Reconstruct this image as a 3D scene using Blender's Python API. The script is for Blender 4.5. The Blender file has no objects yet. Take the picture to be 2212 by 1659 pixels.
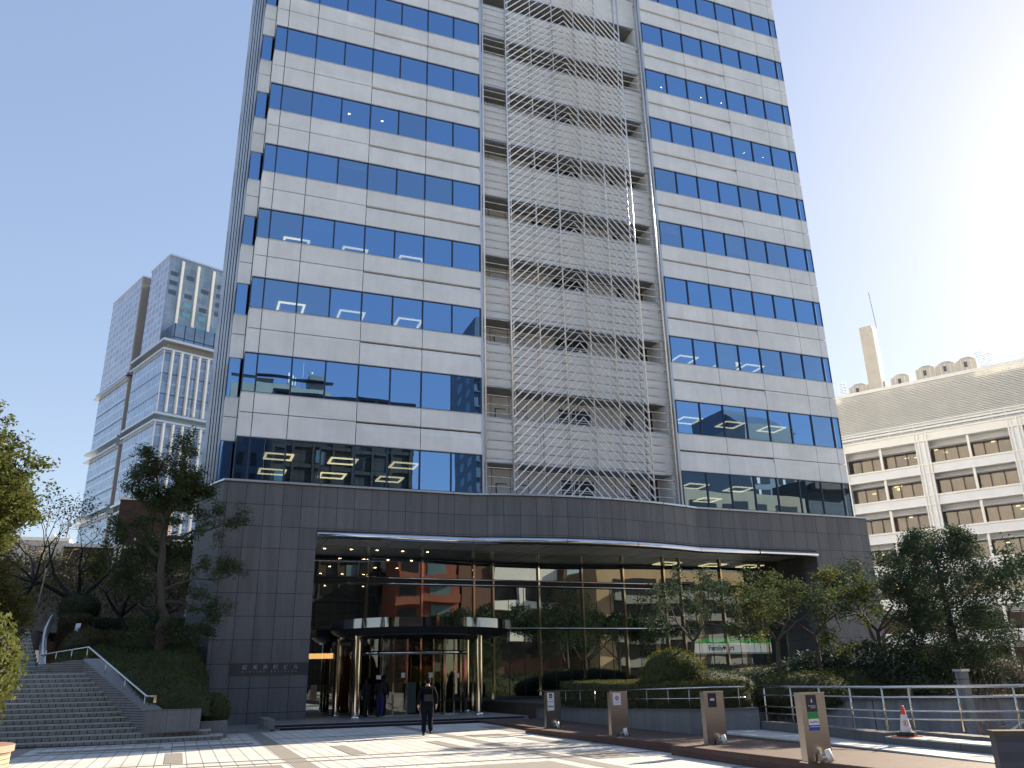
import bpy, math, random
import numpy as np
from mathutils import Vector, Matrix
random.seed(7); rng = np.random.default_rng(7)
R = math.radians
scene = bpy.context.scene
COL = scene.collection

# ------------------------------------------------------------------ camera
CZ = 1.65
yaw, pitch, roll = R(21.3211), R(19.7113), R(-1.1728)
fw = Vector((math.sin(yaw)*math.cos(pitch), math.cos(yaw)*math.cos(pitch), math.sin(pitch)))
r0 = Vector((math.cos(yaw), -math.sin(yaw), 0)); u0 = r0.cross(fw)
r1 = math.cos(roll)*r0 + math.sin(roll)*u0; u1 = -math.sin(roll)*r0 + math.cos(roll)*u0
cd = bpy.data.cameras.new('camera'); cam = bpy.data.objects.new('camera', cd); COL.objects.link(cam)
cam.matrix_world = Matrix(((r1.x, u1.x, -fw.x, 0), (r1.y, u1.y, -fw.y, 0), (r1.z, u1.z, -fw.z, CZ), (0, 0, 0, 1)))
cd.sensor_width = 36; cd.lens = 36*1770.7/2212; cd.clip_start = .1; cd.clip_end = 3000
scene.camera = cam
# ------------------------------------------------------------------ sky, sun, exposure
SUN_AZ, SUN_EL = 70.0, 27.0           # azimuth clockwise from +Y
w = bpy.data.worlds.new("World"); scene.world = w; w.use_nodes = True
nt = w.node_tree; sky = nt.nodes.new('ShaderNodeTexSky'); sky.sky_type = 'NISHITA'; sky.sun_disc = False
sky.sun_elevation = R(SUN_EL); sky.sun_rotation = R(SUN_AZ); sky.air_density = 1.0; sky.dust_density = 0.5; sky.ozone_density = 1.2
gm = nt.nodes.new('ShaderNodeGamma'); gm.inputs[1].default_value = .42; nt.links.new(sky.outputs[0], gm.inputs[0])
hs = nt.nodes.new('ShaderNodeHueSaturation'); hs.inputs['Hue'].default_value = .514; hs.inputs['Saturation'].default_value = 1.55; nt.links.new(gm.outputs[0], hs.inputs['Color']); nt.links.new(hs.outputs[0], nt.nodes['Background'].inputs[0])
nt.nodes['Background'].inputs[1].default_value = 0.145
sl = bpy.data.lights.new('sun', 'SUN'); sl.energy = 4.2; sl.angle = R(.53); sl.color = (1.0, .85, .64)
so = bpy.data.objects.new('sun', sl); COL.objects.link(so)
sd = Vector((math.sin(R(SUN_AZ))*math.cos(R(SUN_EL)), math.cos(R(SUN_AZ))*math.cos(R(SUN_EL)), math.sin(R(SUN_EL))))
so.rotation_euler = sd.to_track_quat('Z', 'Y').to_euler(); so.location = sd*200
scene.view_settings.view_transform = 'Standard'; scene.view_settings.look = 'None'; scene.view_settings.gamma = 1
scene.view_settings.exposure = 1.75
scene.cycles.max_bounces = 8; scene.cycles.transparent_max_bounces = 16

# ------------------------------------------------------------------ materials
def nmat(name):
    m = bpy.data.materials.new(name); m.use_nodes = True
    return m, m.node_tree, m.node_tree.nodes['Principled BSDF']
def var(nt, col, amt, scale, detail=6, stretch=(1, 1, 1)):
    """a colour varied by noise in world space"""
    tc = nt.nodes.new('ShaderNodeTexCoord'); mp = nt.nodes.new('ShaderNodeMapping'); mp.inputs['Scale'].default_value = stretch
    no = nt.nodes.new('ShaderNodeTexNoise'); no.inputs['Scale'].default_value = scale; no.inputs['Detail'].default_value = detail
    no.inputs['Roughness'].default_value = .65
    nt.links.new(tc.outputs['Object'], mp.inputs[0]); nt.links.new(mp.outputs[0], no.inputs['Vector'])
    mr = nt.nodes.new('ShaderNodeMapRange'); mr.inputs[1].default_value = .3; mr.inputs[2].default_value = .7
    mr.inputs[3].default_value = 1-amt; mr.inputs[4].default_value = 1+amt; nt.links.new(no.outputs[0], mr.inputs[0])
    mx = nt.nodes.new('ShaderNodeMix'); mx.data_type = 'RGBA'; mx.blend_type = 'MULTIPLY'; mx.inputs[0].default_value = 1
    if isinstance(col, tuple): mx.inputs[6].default_value = (*col, 1)
    else: nt.links.new(col, mx.inputs[6])
    cb = nt.nodes.new('ShaderNodeCombineColor'); [nt.links.new(mr.outputs[0], cb.inputs[i]) for i in range(3)]
    nt.links.new(cb.outputs[0], mx.inputs[7]); return mx.outputs[2], no.outputs[0]
def bump(nt, p, h, s, d=.02):
    b = nt.nodes.new('ShaderNodeBump'); b.inputs['Strength'].default_value = s; b.inputs['Distance'].default_value = d
    nt.links.new(h, b.inputs['Height']); nt.links.new(b.outputs[0], p.inputs['Normal'])
def mat(name, col, rough=.6, metal=0, amt=.12, scale=3, bmp=0, stretch=(1, 1, 1), spec=.5):
    m, nt, p = nmat(name); c, n = var(nt, col, amt, scale, stretch=stretch)
    nt.links.new(c, p.inputs['Base Color']); p.inputs['Roughness'].default_value = rough; p.inputs['Metallic'].default_value = metal
    p.inputs['Specular IOR Level'].default_value = spec
    if bmp: bump(nt, p, n, bmp)
    return m
def brick(name, col, col2, mortar, bw, bh, ms, axes='XZ', off=(0, 0), stagger=0, rough=.7, amt=.12, scale=3, mix2=.0, metal=0, bmp=.3, spec=.4, streak=0):
    """jointed material in world (object) metres; axes picks the two coordinates"""
    m, nt, p = nmat(name)
    tc = nt.nodes.new('ShaderNodeTexCoord'); sp = nt.nodes.new('ShaderNodeSeparateXYZ'); nt.links.new(tc.outputs['Object'], sp.inputs[0])
    cb = nt.nodes.new('ShaderNodeCombineXYZ')
    for i, a in enumerate(axes):
        ad = nt.nodes.new('ShaderNodeMath'); ad.operation = 'SUBTRACT'; ad.inputs[1].default_value = off[i]
        nt.links.new(sp.outputs['XYZ'.index(a)], ad.inputs[0]); nt.links.new(ad.outputs[0], cb.inputs[i])
    br = nt.nodes.new('ShaderNodeTexBrick'); br.offset = stagger; br.squash = 1; br.inputs['Scale'].default_value = 1
    br.inputs['Brick Width'].default_value = bw; br.inputs['Row Height'].default_value = bh; br.inputs['Mortar Size'].default_value = ms
    br.inputs['Mortar Smooth'].default_value = .1; br.inputs['Bias'].default_value = 0
    br.inputs['Color1'].default_value = (*col, 1); br.inputs['Color2'].default_value = (*col2, 1); br.inputs['Mortar'].default_value = (*mortar, 1)
    nt.links.new(cb.outputs[0], br.inputs['Vector'])
    c, n = var(nt, br.outputs['Color'], amt, scale)
    if streak:
        c, n2 = var(nt, c, streak, 1.0, stretch=(3.0, 3.0, .25))
    nt.links.new(c, p.inputs['Base Color']); p.inputs['Roughness'].default_value = rough; p.inputs['Metallic'].default_value = metal
    p.inputs['Specular IOR Level'].default_value = spec
    if bmp:
        iv = nt.nodes.new('ShaderNodeMath'); iv.operation = 'SUBTRACT'; iv.inputs[0].default_value = 1; nt.links.new(br.outputs['Fac'], iv.inputs[1])
        bump(nt, p, iv.outputs[0], bmp, .01)
    return m
def glass(name, refl, trans, fac, rough=0.0, wob=.0):
    """coated glass: mirror layer over a tinted clear layer"""
    m, nt, p = nmat(name); nt.nodes.remove(p); out = nt.nodes['Material Output']
    g = nt.nodes.new('ShaderNodeBsdfGlossy'); g.inputs['Color'].default_value = (*refl, 1); g.inputs['Roughness'].default_value = rough
    t = nt.nodes.new('ShaderNodeBsdfTransparent'); t.inputs['Color'].default_value = (*trans, 1)
    mx = nt.nodes.new('ShaderNodeMixShader'); mx.inputs[0].default_value = fac
    nt.links.new(t.outputs[0], mx.inputs[1]); nt.links.new(g.outputs[0], mx.inputs[2]); nt.links.new(mx.outputs[0], out.inputs[0])
    if wob:
        tc = nt.nodes.new('ShaderNodeTexCoord'); no = nt.nodes.new('ShaderNodeTexNoise'); no.inputs['Scale'].default_value = .55; no.inputs['Detail'].default_value = 1
        nt.links.new(tc.outputs['Object'], no.inputs['Vector']); b = nt.nodes.new('ShaderNodeBump'); b.inputs['Strength'].default_value = 1; b.inputs['Distance'].default_value = wob
        nt.links.new(no.outputs[0], b.inputs['Height']); nt.links.new(b.outputs[0], g.inputs['Normal'])
    return m
def emit(name, col, s):
    m, nt, p = nmat(name); p.inputs['Base Color'].default_value = (*col, 1); p.inputs['Emission Color'].default_value = (*col, 1); p.inputs['Emission Strength'].default_value = s
    return m
def leafmat(name, a, b, tr=.35, rough=.5, scale=1.6, spec=.06):
    rough = max(rough, .75) if spec < .1 else rough
    m, nt, p = nmat(name); out = nt.nodes['Material Output']
    tc = nt.nodes.new('ShaderNodeTexCoord'); no = nt.nodes.new('ShaderNodeTexNoise'); no.inputs['Scale'].default_value = scale; no.inputs['Detail'].default_value = 8
    no.inputs['Roughness'].default_value = .75
    nt.links.new(tc.outputs['Object'], no.inputs['Vector'])
    cr = nt.nodes.new('ShaderNodeValToRGB'); cr.color_ramp.elements[0].position = .35; cr.color_ramp.elements[1].position = .68
    cr.color_ramp.elements[0].color = (*a, 1); cr.color_ramp.elements[1].color = (*b, 1); nt.links.new(no.outputs[0], cr.inputs[0])
    nt.links.new(cr.outputs[0], p.inputs['Base Color']); p.inputs['Roughness'].default_value = rough; p.inputs['Specular IOR Level'].default_value = spec
    t = nt.nodes.new('ShaderNodeBsdfTranslucent'); nt.links.new(cr.outputs[0], t.inputs[0])
    mx = nt.nodes.new('ShaderNodeMixShader'); mx.inputs[0].default_value = tr
    nt.links.new(p.outputs[0], mx.inputs[1]); nt.links.new(t.outputs[0], mx.inputs[2]); nt.links.new(mx.outputs[0], out.inputs[0])
    return m

M = {}
M['panel'] = brick('precast_panel', (.81, .82, .815), (.74, .75, .75), (.77, .78, .78), 1.6, 1.32, 0, 'XZ', (.33, .4), 0, .55, .085, .55, bmp=0, streak=.045)
M['panel_in'] = brick('balcony_wall_panel', (.70, .68, .64), (.67, .65, .61), (.1, .1, .1), 1.05, 1.9, .02, 'XZ', (13.3, 10.5), 0, .6, .05, 1.5)
M['parapet'] = mat('balcony_parapet_panel', (.80, .81, .80), .5, 0, .09, .9, stretch=(.5, 1, 3))
M['joint'] = mat('joint_dark', (.05, .045, .045), .8)
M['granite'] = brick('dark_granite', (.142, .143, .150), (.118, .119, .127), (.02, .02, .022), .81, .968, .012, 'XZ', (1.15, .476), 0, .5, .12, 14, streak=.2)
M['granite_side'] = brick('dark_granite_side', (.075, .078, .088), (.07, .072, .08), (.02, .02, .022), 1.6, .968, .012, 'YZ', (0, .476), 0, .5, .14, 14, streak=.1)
M['granite_band'] = mat('sign_band_granite', (.035, .042, .058), .25, 0, .08, 6)
M['cap'] = mat('silver_cap', (.55, .57, .6), .3, .8, .05, 4)
M['chrome'] = mat('polished_steel', (.62, .63, .68), .07, 1, .04, 3)
M['dchrome'] = mat('dark_mirror_steel', (.22, .23, .26), .05, 1, .06, 2)
M['brass_steel'] = mat('polished_bronze_steel', (.68, .62, .50), .06, 1, .05, 3)
M['steel'] = mat('brushed_steel', (.37, .335, .30), .32, 1, .08, 3, stretch=(.3, .3, 14))
M['rail'] = mat('stainless_rail', (.55, .54, .52), .2, 1, .05, 3)
M['tube'] = mat('lattice_steel_tube', (.82, .81, .80), .25, .5, .06, 2)
M['rung'] = mat('lattice_rung', (.50, .47, .45), .25, .7, .06, 2)
M['soffit'] = mat('soffit_panel', (.36, .37, .38), .45, .2, .06, 2)
M['soffit_dark'] = mat('balcony_soffit', (.22, .23, .22), .7, 0, .1, 2)
M['mull'] = mat('window_frame_dark', (.035, .045, .07), .4, .3, .1, 4)
M['fin'] = mat('steel_fin', (.55, .58, .62), .3, .6, .06, 2)
M['fin_dark'] = mat('dark_fin', (.03, .03, .035), .4, .3, .06, 2)
M['glass'] = glass('coated_window_glass', (.285, .51, .84), (.42, .46, .48), .70, 0, .0022)
M['glass2'] = glass('paler_window_glass', (.33, .54, .82), (.5, .54, .56), .62, 0, .0022)
M['lglass'] = glass('lobby_glass', (.43, .49, .49), (.42, .43, .40), .56, 0, .003)
M['dglass'] = glass('door_glass', (.42, .44, .40), (.5, .48, .42), .22, 0, .003)
M['dark'] = mat('dark_interior', (.03, .03, .032), .8)
M['office'] = mat('office_interior', (.10, .10, .10), .8)
M['ceil'] = mat('office_ceiling', (.20, .20, .19), .8)
M['lobbyf'] = mat('lobby_floor', (.05, .048, .045), .15)
M['lobbyc'] = mat('lobby_ceiling', (.05, .045, .04), .5)
M['backwall'] = brick('dark_green_wall', (.022, .028, .028), (.02, .026, .026), (.008, .01, .01), .86, 8, .02, 'XZ', (13.8, -1), 0, .35, .1, 3)
M['wood'] = mat('lobby_wood', (.16, .055, .022), .35, 0, .3, 2, stretch=(5, 5, .4))
M['light'] = emit('fluorescent_ring', (1, .90, .52), .95)
M['down'] = emit('downlight_lamp', (1, .72, .36), 12)
M['warm'] = emit('warm_cove', (1, .55, .2), 1.4)
M['tile'] = brick('plaza_pale_tile', (.60, .585, .56), (.53, .52, .50), (.24, .23, .22), .335, 1.42, .014, 'XY', (.02, .1), 0, .55, .13, .9, streak=.07)
M['tband'] = mat('plaza_taupe_band', (.25, .235, .215), .6, 0, .12, 5)
M['deck'] = brick('brown_deck_tile', (.105, .068, .058), (.088, .056, .048), (.05, .035, .03), .30, .10, .006, 'XY', (0, 0), .5, .65, .15, 4)
M['riser'] = brick('brown_deck_riser', (.085, .04, .032), (.07, .035, .028), (.03, .018, .015), .30, .10, .006, 'YZ', (0, 0), .5, .6, .15, 4)
M['plat'] = mat('platform_granite', (.20, .205, .21), .45, 0, .12, 9)
M['blackstone'] = mat('black_stone_riser', (.012, .012, .016), .3, 0, .1, 9)
M['pstone'] = brick('planter_granite', (.17, .175, .18), (.15, .155, .16), (.06, .06, .065), .95, 1.2, .01, 'YZ', (0, -.3), 0, .6, .12, 8, streak=.15)
M['pstoneX'] = brick('planter_granite_front', (.20, .20, .195), (.18, .18, .175), (.06, .06, .065), .68, 1.2, .008, 'XZ', (-.9, -.3), 0, .6, .12, 8, streak=.2)
M['gstone'] = brick('kerb_granite', (.11, .112, .11), (.10, .10, .10), (.04, .04, .04), 1.0, 1.2, .01, 'YZ', (0, -.3), 0, .6, .12, 8, streak=.1)
M['palestep'] = mat('pale_step_granite', (.42, .43, .43), .6, 0, .1, 7)
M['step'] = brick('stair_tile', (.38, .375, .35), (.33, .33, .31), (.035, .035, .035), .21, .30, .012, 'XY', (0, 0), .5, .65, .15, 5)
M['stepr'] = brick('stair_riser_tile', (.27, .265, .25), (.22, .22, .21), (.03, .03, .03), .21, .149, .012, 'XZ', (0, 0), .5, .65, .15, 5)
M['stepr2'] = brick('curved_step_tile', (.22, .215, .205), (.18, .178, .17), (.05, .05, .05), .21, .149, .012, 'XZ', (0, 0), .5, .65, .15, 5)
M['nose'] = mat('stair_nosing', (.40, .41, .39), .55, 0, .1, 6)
M['bwall'] = brick('stair_wall_brick', (.21, .205, .205), (.175, .17, .175), (.012, .012, .014), 3.0, .0745, .009, 'XZ', (0, 0), .5, .7, .12, 5)
M['asphalt'] = mat('asphalt', (.06, .06, .062), .85, 0, .15, 6)
M['pave'] = mat('bounce_pavement', (.36, .35, .33), .8, 0, .15, .6)  # ground beyond the plaza, lightened to bounce sunlight onto the shaded facade
M['soil'] = mat('soil', (.06, .05, .038), .95, 0, .3, 5, .5)
M['slope'] = mat('hillside_soil', (.11, .085, .06), .95, 0, .4, 2.5, .6)
M['bark'] = mat('bark', (.075, .062, .052), .9, 0, .35, 9, .6, stretch=(2, 2, .5))
M['bark_dark'] = mat('bark_dark', (.025, .021, .019), .9, 0, .3, 9, .5)
M['twig'] = mat('dry_twig', (.20, .14, .095), .9, 0, .3, 3)
M['redtwig'] = mat('reddish_twig', (.085, .05, .042), .9, 0, .3, 3)
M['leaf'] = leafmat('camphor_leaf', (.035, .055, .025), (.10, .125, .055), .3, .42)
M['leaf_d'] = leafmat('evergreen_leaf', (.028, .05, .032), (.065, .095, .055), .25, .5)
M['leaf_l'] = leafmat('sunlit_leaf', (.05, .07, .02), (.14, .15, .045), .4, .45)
M['leaf_g'] = leafmat('glossy_leaf', (.03, .055, .042), (.08, .115, .085), .12, .6, spec=.05)
M['hedge'] = leafmat('azalea_leaf', (.045, .06, .022), (.10, .115, .04), .25, .55, 3)
M['hedge_y'] = leafmat('clipped_hedge_leaf', (.05, .055, .018), (.13, .12, .04), .3, .5, 3)
M['hedge_b'] = leafmat('brown_green_leaf', (.06, .05, .025), (.12, .09, .045), .25, .6, 3)
M['core'] = mat('shrub_core', (.035, .042, .02), 1)
M['white'] = mat('white_paint', (.72, .72, .70), .5, 0, .04, 2)
M['cream'] = mat('cream_cladding', (.86, .84, .78), .5, 0, .04, 1.5)
M['greybeam'] = mat('pale_grey_beam', (.78, .785, .80), .5, 0, .05, .7)
M['bronze'] = mat('bronze_frame', (.06, .045, .035), .4, .3, .1, 3)
M['blind'] = mat('roller_blind', (.62, .66, .70), .8, 0, .05, 3)
M['curtain'] = mat('window_curtain', (.34, .29, .22), .8, 0, .22, 2, stretch=(6, 6, .3))
M['shopglass'] = glass('office_window_glass', (.40, .38, .36), (.62, .56, .48), .22)
M['louver'] = mat('louver_blade', (.78, .76, .71), .5, .1, .06, .5)
M['louver_b'] = mat('louver_back', (.52, .51, .48), .8, 0, .06, .5)
M['ctower'] = mat('cooling_tower_casing', (.62, .56, .47), .7, 0, .08, 1)
M['brick'] = brick('brown_brick', (.105, .058, .046), (.07, .042, .036), (.05, .04, .036), .5, .16, .02, 'XZ', (0, 0), .5, .85, .2, 1.2)
M['grey'] = mat('grey_render', (.42, .40, .38), .8, 0, .08, .4)
M['suit'] = mat('navy_suit', (.005, .006, .014), .9, 0, .15, 20, spec=.08)
M['bag'] = mat('black_backpack', (.004, .004, .007), .9, 0, .15, 20, spec=.06)
M['skin'] = mat('skin', (.42, .25, .17), .5, 0, .05, 10)
M['hair'] = mat('black_hair', (.008, .007, .007), .85, 0, .2, 60, spec=.08)
M['shirt'] = mat('white_shirt', (.7, .7, .72), .7)
M['shoe'] = mat('black_shoe', (.008, .008, .008), .3)
M['blue'] = mat('blue_trousers', (.02, .016, .11), .8, 0, .1, 10)
M['black'] = mat('black_cloth', (.012, .011, .012), .8, 0, .1, 10)
M['orange'] = mat('cone_orange', (.62, .075, .025), .5, 0, .08, 9)
M['conew'] = mat('cone_sleeve', (.66, .60, .58), .5, 0, .05, 9)
M['rubber'] = mat('black_rubber', (.015, .015, .017), .7)
M['fm_green'] = emit('sign_green', (.01, .30, .07), .55)
M['fm_white'] = emit('sign_white', (.70, .75, .78), .5)
M['fm_blue'] = mat('sign_blue', (.01, .07, .38), .5, 0, .02, 1)
M['pl_green'] = mat('plate_green', (.01, .26, .06), .5, 0, .02, 1)
M['pl_white'] = mat('plate_white', (.72, .72, .75), .5, 0, .02, 1)
M['pl_navy'] = mat('plate_navy', (.012, .014, .035), .4, 0, .02, 1)
M['pl_red'] = mat('plate_red', (.5, .02, .04), .5, 0, .02, 1)
M['caption_grey'] = mat('caption_grey', (.32, .32, .34), .5, 0, .02, 1)
M['frost'] = mat('frosted_film', (.13, .19, .20), .6, 0, .05, 2)
M['letter'] = mat('silver_letter', (.30, .31, .33), .4, .4, .04, 4)

# ------------------------------------------------------------------ mesh builder
class MB:
    def __init__(s): s.v = []; s.f = []
    def add(s, vs, fs):
        o = len(s.v); s.v += [tuple(v) for v in vs]; s.f += [tuple(i+o for i in f) for f in fs]; return s
    def box(s, x0, x1, y0, y1, z0, z1):
        return s.add([(x0,y0,z0),(x1,y0,z0),(x1,y1,z0),(x0,y1,z0),(x0,y0,z1),(x1,y0,z1),(x1,y1,z1),(x0,y1,z1)],
                     [(0,3,2,1),(4,5,6,7),(0,1,5,4),(1,2,6,5),(2,3,7,6),(3,0,4,7)])
    def quad(s, a, b, c, d): return s.add([a, b, c, d], [(0, 1, 2, 3)])
    def prism(s, poly, z0, z1):
        n = len(poly)
        if sum(poly[i][0]*poly[(i+1) % n][1]-poly[(i+1) % n][0]*poly[i][1] for i in range(n)) < 0: poly = poly[::-1]
        zz = (lambda z, p: z(p) if callable(z) else z)
        vs = [(p[0], p[1], zz(z0, p)) for p in poly]+[(p[0], p[1], zz(z1, p)) for p in poly]
        return s.add(vs, [tuple(range(n-1, -1, -1)), tuple(range(n, 2*n))]+[(i, (i+1) % n, n+(i+1) % n, n+i) for i in range(n)])
    def prof(s, pts, x0, x1):
        """profile of (y,z) points extruded along x"""
        n = len(pts); vs = [(x0, y, z) for y, z in pts]+[(x1, y, z) for y, z in pts]
        return s.add(vs, [tuple(range(n)), tuple(range(2*n-1, n-1, -1))]+[(n+i, n+(i+1) % n, (i+1) % n, i) for i in range(n)])
    def tube(s, pts, rad, n=8, cap=True):
        pts = [Vector(p) for p in pts]; k = len(pts); rad = rad if isinstance(rad, (list, tuple)) else [rad]*k
        o = len(s.v); up = None
        for i, p in enumerate(pts):
            t = (pts[min(i+1, k-1)]-pts[max(i-1, 0)]).normalized()
            if up is None: up = t.orthogonal().normalized()
            up = (up - t*up.dot(t)); up = up.normalized() if up.length > 1e-5 else t.orthogonal().normalized()
            b = t.cross(up)
            for j in range(n):
                a = 2*math.pi*j/n; s.v.append(tuple(p+(up*math.cos(a)+b*math.sin(a))*rad[i]))
        for i in range(k-1):
            for j in range(n):
                s.f.append((o+i*n+j, o+i*n+(j+1) % n, o+(i+1)*n+(j+1) % n, o+(i+1)*n+j))
        if cap: s.f.append(tuple(o+j for j in range(n-1, -1, -1))); s.f.append(tuple(o+(k-1)*n+j for j in range(n)))
        return s
    def lathe(s, cx, cy, prof, n=24, a0=0, a1=2*math.pi):
        full = abs(a1-a0-2*math.pi) < 1e-6; m = n if full else n+1; o = len(s.v)
        for r, z in prof:
            for j in range(m):
                a = a0+(a1-a0)*j/n; s.v.append((cx+r*math.cos(a), cy+r*math.sin(a), z))
        for i in range(len(prof)-1):
            for j in range(n):
                j2 = (j+1) % m if full else j+1
                s.f.append((o+i*m+j, o+i*m+j2, o+(i+1)*m+j2, o+(i+1)*m+j))
        return s
    def blob(s, c, r, seed=0, n=14, amp=.12, zflat=0):
        rr = random.Random(seed); ph = [(rr.uniform(0, 6), rr.uniform(1, 4), rr.uniform(1, 4)) for _ in range(5)]
        o = len(s.v); rows = n//2
        for i in range(rows+1):
            th = math.pi*i/rows
            for j in range(n):
                a = 2*math.pi*j/n; d = 1+amp*sum(math.sin(p+q*a+w*th*2) for p, q, w in ph)/5*2
                s.v.append((c[0]+r[0]*d*math.sin(th)*math.cos(a), c[1]+r[1]*d*math.sin(th)*math.sin(a), c[2]+r[2]*d*math.cos(th)))
        for i in range(rows):
            for j in range(n): s.f.append((o+i*n+j, o+(i+1)*n+j, o+(i+1)*n+(j+1) % n, o+i*n+(j+1) % n))
        return s
    def mesh(s, name, m, smooth=False):
        me = bpy.data.meshes.new(name); me.from_pydata(s.v, [], s.f); me.materials.append(M[m] if isinstance(m, str) else m)
        if smooth: me.polygons.foreach_set('use_smooth', [True]*len(me.polygons))
        me.update(); return me
    def obj(s, name, m, parent=None, smooth=False, **kw):
        o = bpy.data.objects.new(name, s.mesh(name, m, smooth)); COL.objects.link(o)
        if parent: o.parent = parent
        tag(o, **kw); return o
def tag(o, label=None, cat=None, group=None, kind=None):
    if label: o['label'] = label
    if cat: o['category'] = cat
    if group: o['group'] = group
    if kind: o['kind'] = kind
    return o
def thing(name, label, cat, loc=(0, 0, 0), rz=0, group=None):
    o = bpy.data.objects.new(name, None); COL.objects.link(o); o.location = loc; o.rotation_euler = (0, 0, rz)
    o.empty_display_size = .2
    return tag(o, label, cat, group)
def dup(root, loc=None, rz=None, label=None, scale=None):
    r = root.copy(); COL.objects.link(r)
    if loc: r.location = loc
    if rz is not None: r.rotation_euler = (0, 0, rz)
    if scale: r.scale = scale
    if label: r['label'] = label
    for ch in list(root.children):
        c = ch.copy(); COL.objects.link(c); c.parent = r
        for g in list(ch.children):
            d = g.copy(); COL.objects.link(d); d.parent = c
    return r
def struct(mb, name, m, **k): return mb.obj(name, m, kind='structure', **k)
def text_mesh(body, size, name, m, parent, loc, rot=(R(90), 0, 0), font='', align='CENTER', extr=.004, spacing=1.0, bold=0, scale=(1, 1, 1)):
    cu = bpy.data.curves.new('txt', 'FONT'); cu.body = body; cu.size = size; cu.extrude = extr; cu.align_x = align; cu.space_character = spacing
    cu.offset = bold; cu.resolution_u = 3
    to = bpy.data.objects.new('txt', cu); COL.objects.link(to)
    bpy.context.view_layer.update(); dg = bpy.context.evaluated_depsgraph_get()
    me = bpy.data.meshes.new_from_object(to.evaluated_get(dg)); bpy.data.objects.remove(to); bpy.data.curves.remove(cu)
    me.materials.clear(); me.materials.append(M[m]); o = bpy.data.objects.new(name, me); COL.objects.link(o)
    o.parent = parent; o.location = loc; o.rotation_euler = rot; o.scale = scale; return o
def leaves(centres, spread, per, size, seed=0, flat=1.0, up=.3, ratio=.5):
    """numpy cloud of small folded leaves round the centres -> (verts, faces)"""
    g = np.random.default_rng(seed); c = np.repeat(np.asarray(centres, float), per, axis=0); n = len(c)
    d = g.normal(size=(n, 3)); d /= np.linalg.norm(d, axis=1)[:, None]; d *= (g.random(n)**.5)[:, None]
    sp = np.asarray(spread, float); c = c + d*(sp if sp.ndim else np.array([sp, sp, sp*flat]))
    a = g.normal(size=(n, 3)); a[:, 2] *= .6; a /= np.linalg.norm(a, axis=1)[:, None]
    b = g.normal(size=(n, 3)); b[:, 2] += up; b = np.cross(a, b); b /= (np.linalg.norm(b, axis=1)[:, None]+1e-9)
    s = size*(.6+.8*g.random(n))[:, None]; nrm = np.cross(a, b)
    v = np.stack([c-a*s, c+b*s*ratio+nrm*s*.12, c+a*s, c-b*s*ratio+nrm*s*.12], 1).reshape(-1, 3)
    return v
def leafobj(name, v, m, parent=None, **kw):
    me = bpy.data.meshes.new(name); n = len(v)//4
    me.vertices.add(len(v)); me.vertices.foreach_set('co', v.astype(np.float32).ravel())
    me.loops.add(n*4); me.loops.foreach_set('vertex_index', np.arange(n*4, dtype=np.int32))
    me.polygons.add(n); me.polygons.foreach_set('loop_start', np.arange(0, n*4, 4, dtype=np.int32)); me.polygons.foreach_set('loop_total', np.full(n, 4, np.int32))
    me.materials.append(M[m]); me.update(); me.validate()
    o = bpy.data.objects.new(name, me); COL.objects.link(o)
    if parent: o.parent = parent
    tag(o, **kw); return o
def surf_leaves(pts, nrm, size, seed, jit=.06):
    """leaves scattered on a surface given by points and normals"""
    g = np.random.default_rng(seed); n = len(pts); c = pts+g.normal(size=(n, 3))*jit
    a = g.normal(size=(n, 3)); a /= np.linalg.norm(a, axis=1)[:, None]
    q = nrm+g.normal(size=(n, 3))*.7; b = np.cross(a, q); b /= np.linalg.norm(b, axis=1)[:, None]
    s = size*(.6+.8*g.random(n))[:, None]
    return np.stack([c-a*s, c+b*s*.55, c+a*s, c-b*s*.55], 1).reshape(-1, 3)
def sample_mesh(mb, n, seed):
    g = np.random.default_rng(seed); V = np.array(mb.v); T = []
    for f in mb.f:
        for i in range(1, len(f)-1): T.append((f[0], f[i], f[i+1]))
    T = np.array(T); A, B, C_ = V[T[:, 0]], V[T[:, 1]], V[T[:, 2]]; cr = np.cross(B-A, C_-A); ar = np.linalg.norm(cr, axis=1)+1e-12
    k = g.choice(len(T), n, p=ar/ar.sum()); u = g.random(n)**.5; v = g.random(n)
    P = A[k]*(1-u)[:, None]+B[k]*(u*(1-v))[:, None]+C_[k]*(u*v)[:, None]; return P, (cr/ar[:, None])[k]
def shrub(name, label, cat, mb, lm, n, size, seed, group=None, jit=.05):
    """clipped shrub or hedge: dark core plus a coat of leaves"""
    t = thing(name, label, cat, group=group)
    mb.obj('core', 'core', t, True); P, N = sample_mesh(mb, n, seed); cen = P.mean(0)
    flip = ((P-cen)*N).sum(1) < 0; N[flip] *= -1
    leafobj('foliage', surf_leaves(P+N*.02, N, size, seed, jit), lm, t); return t

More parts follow.
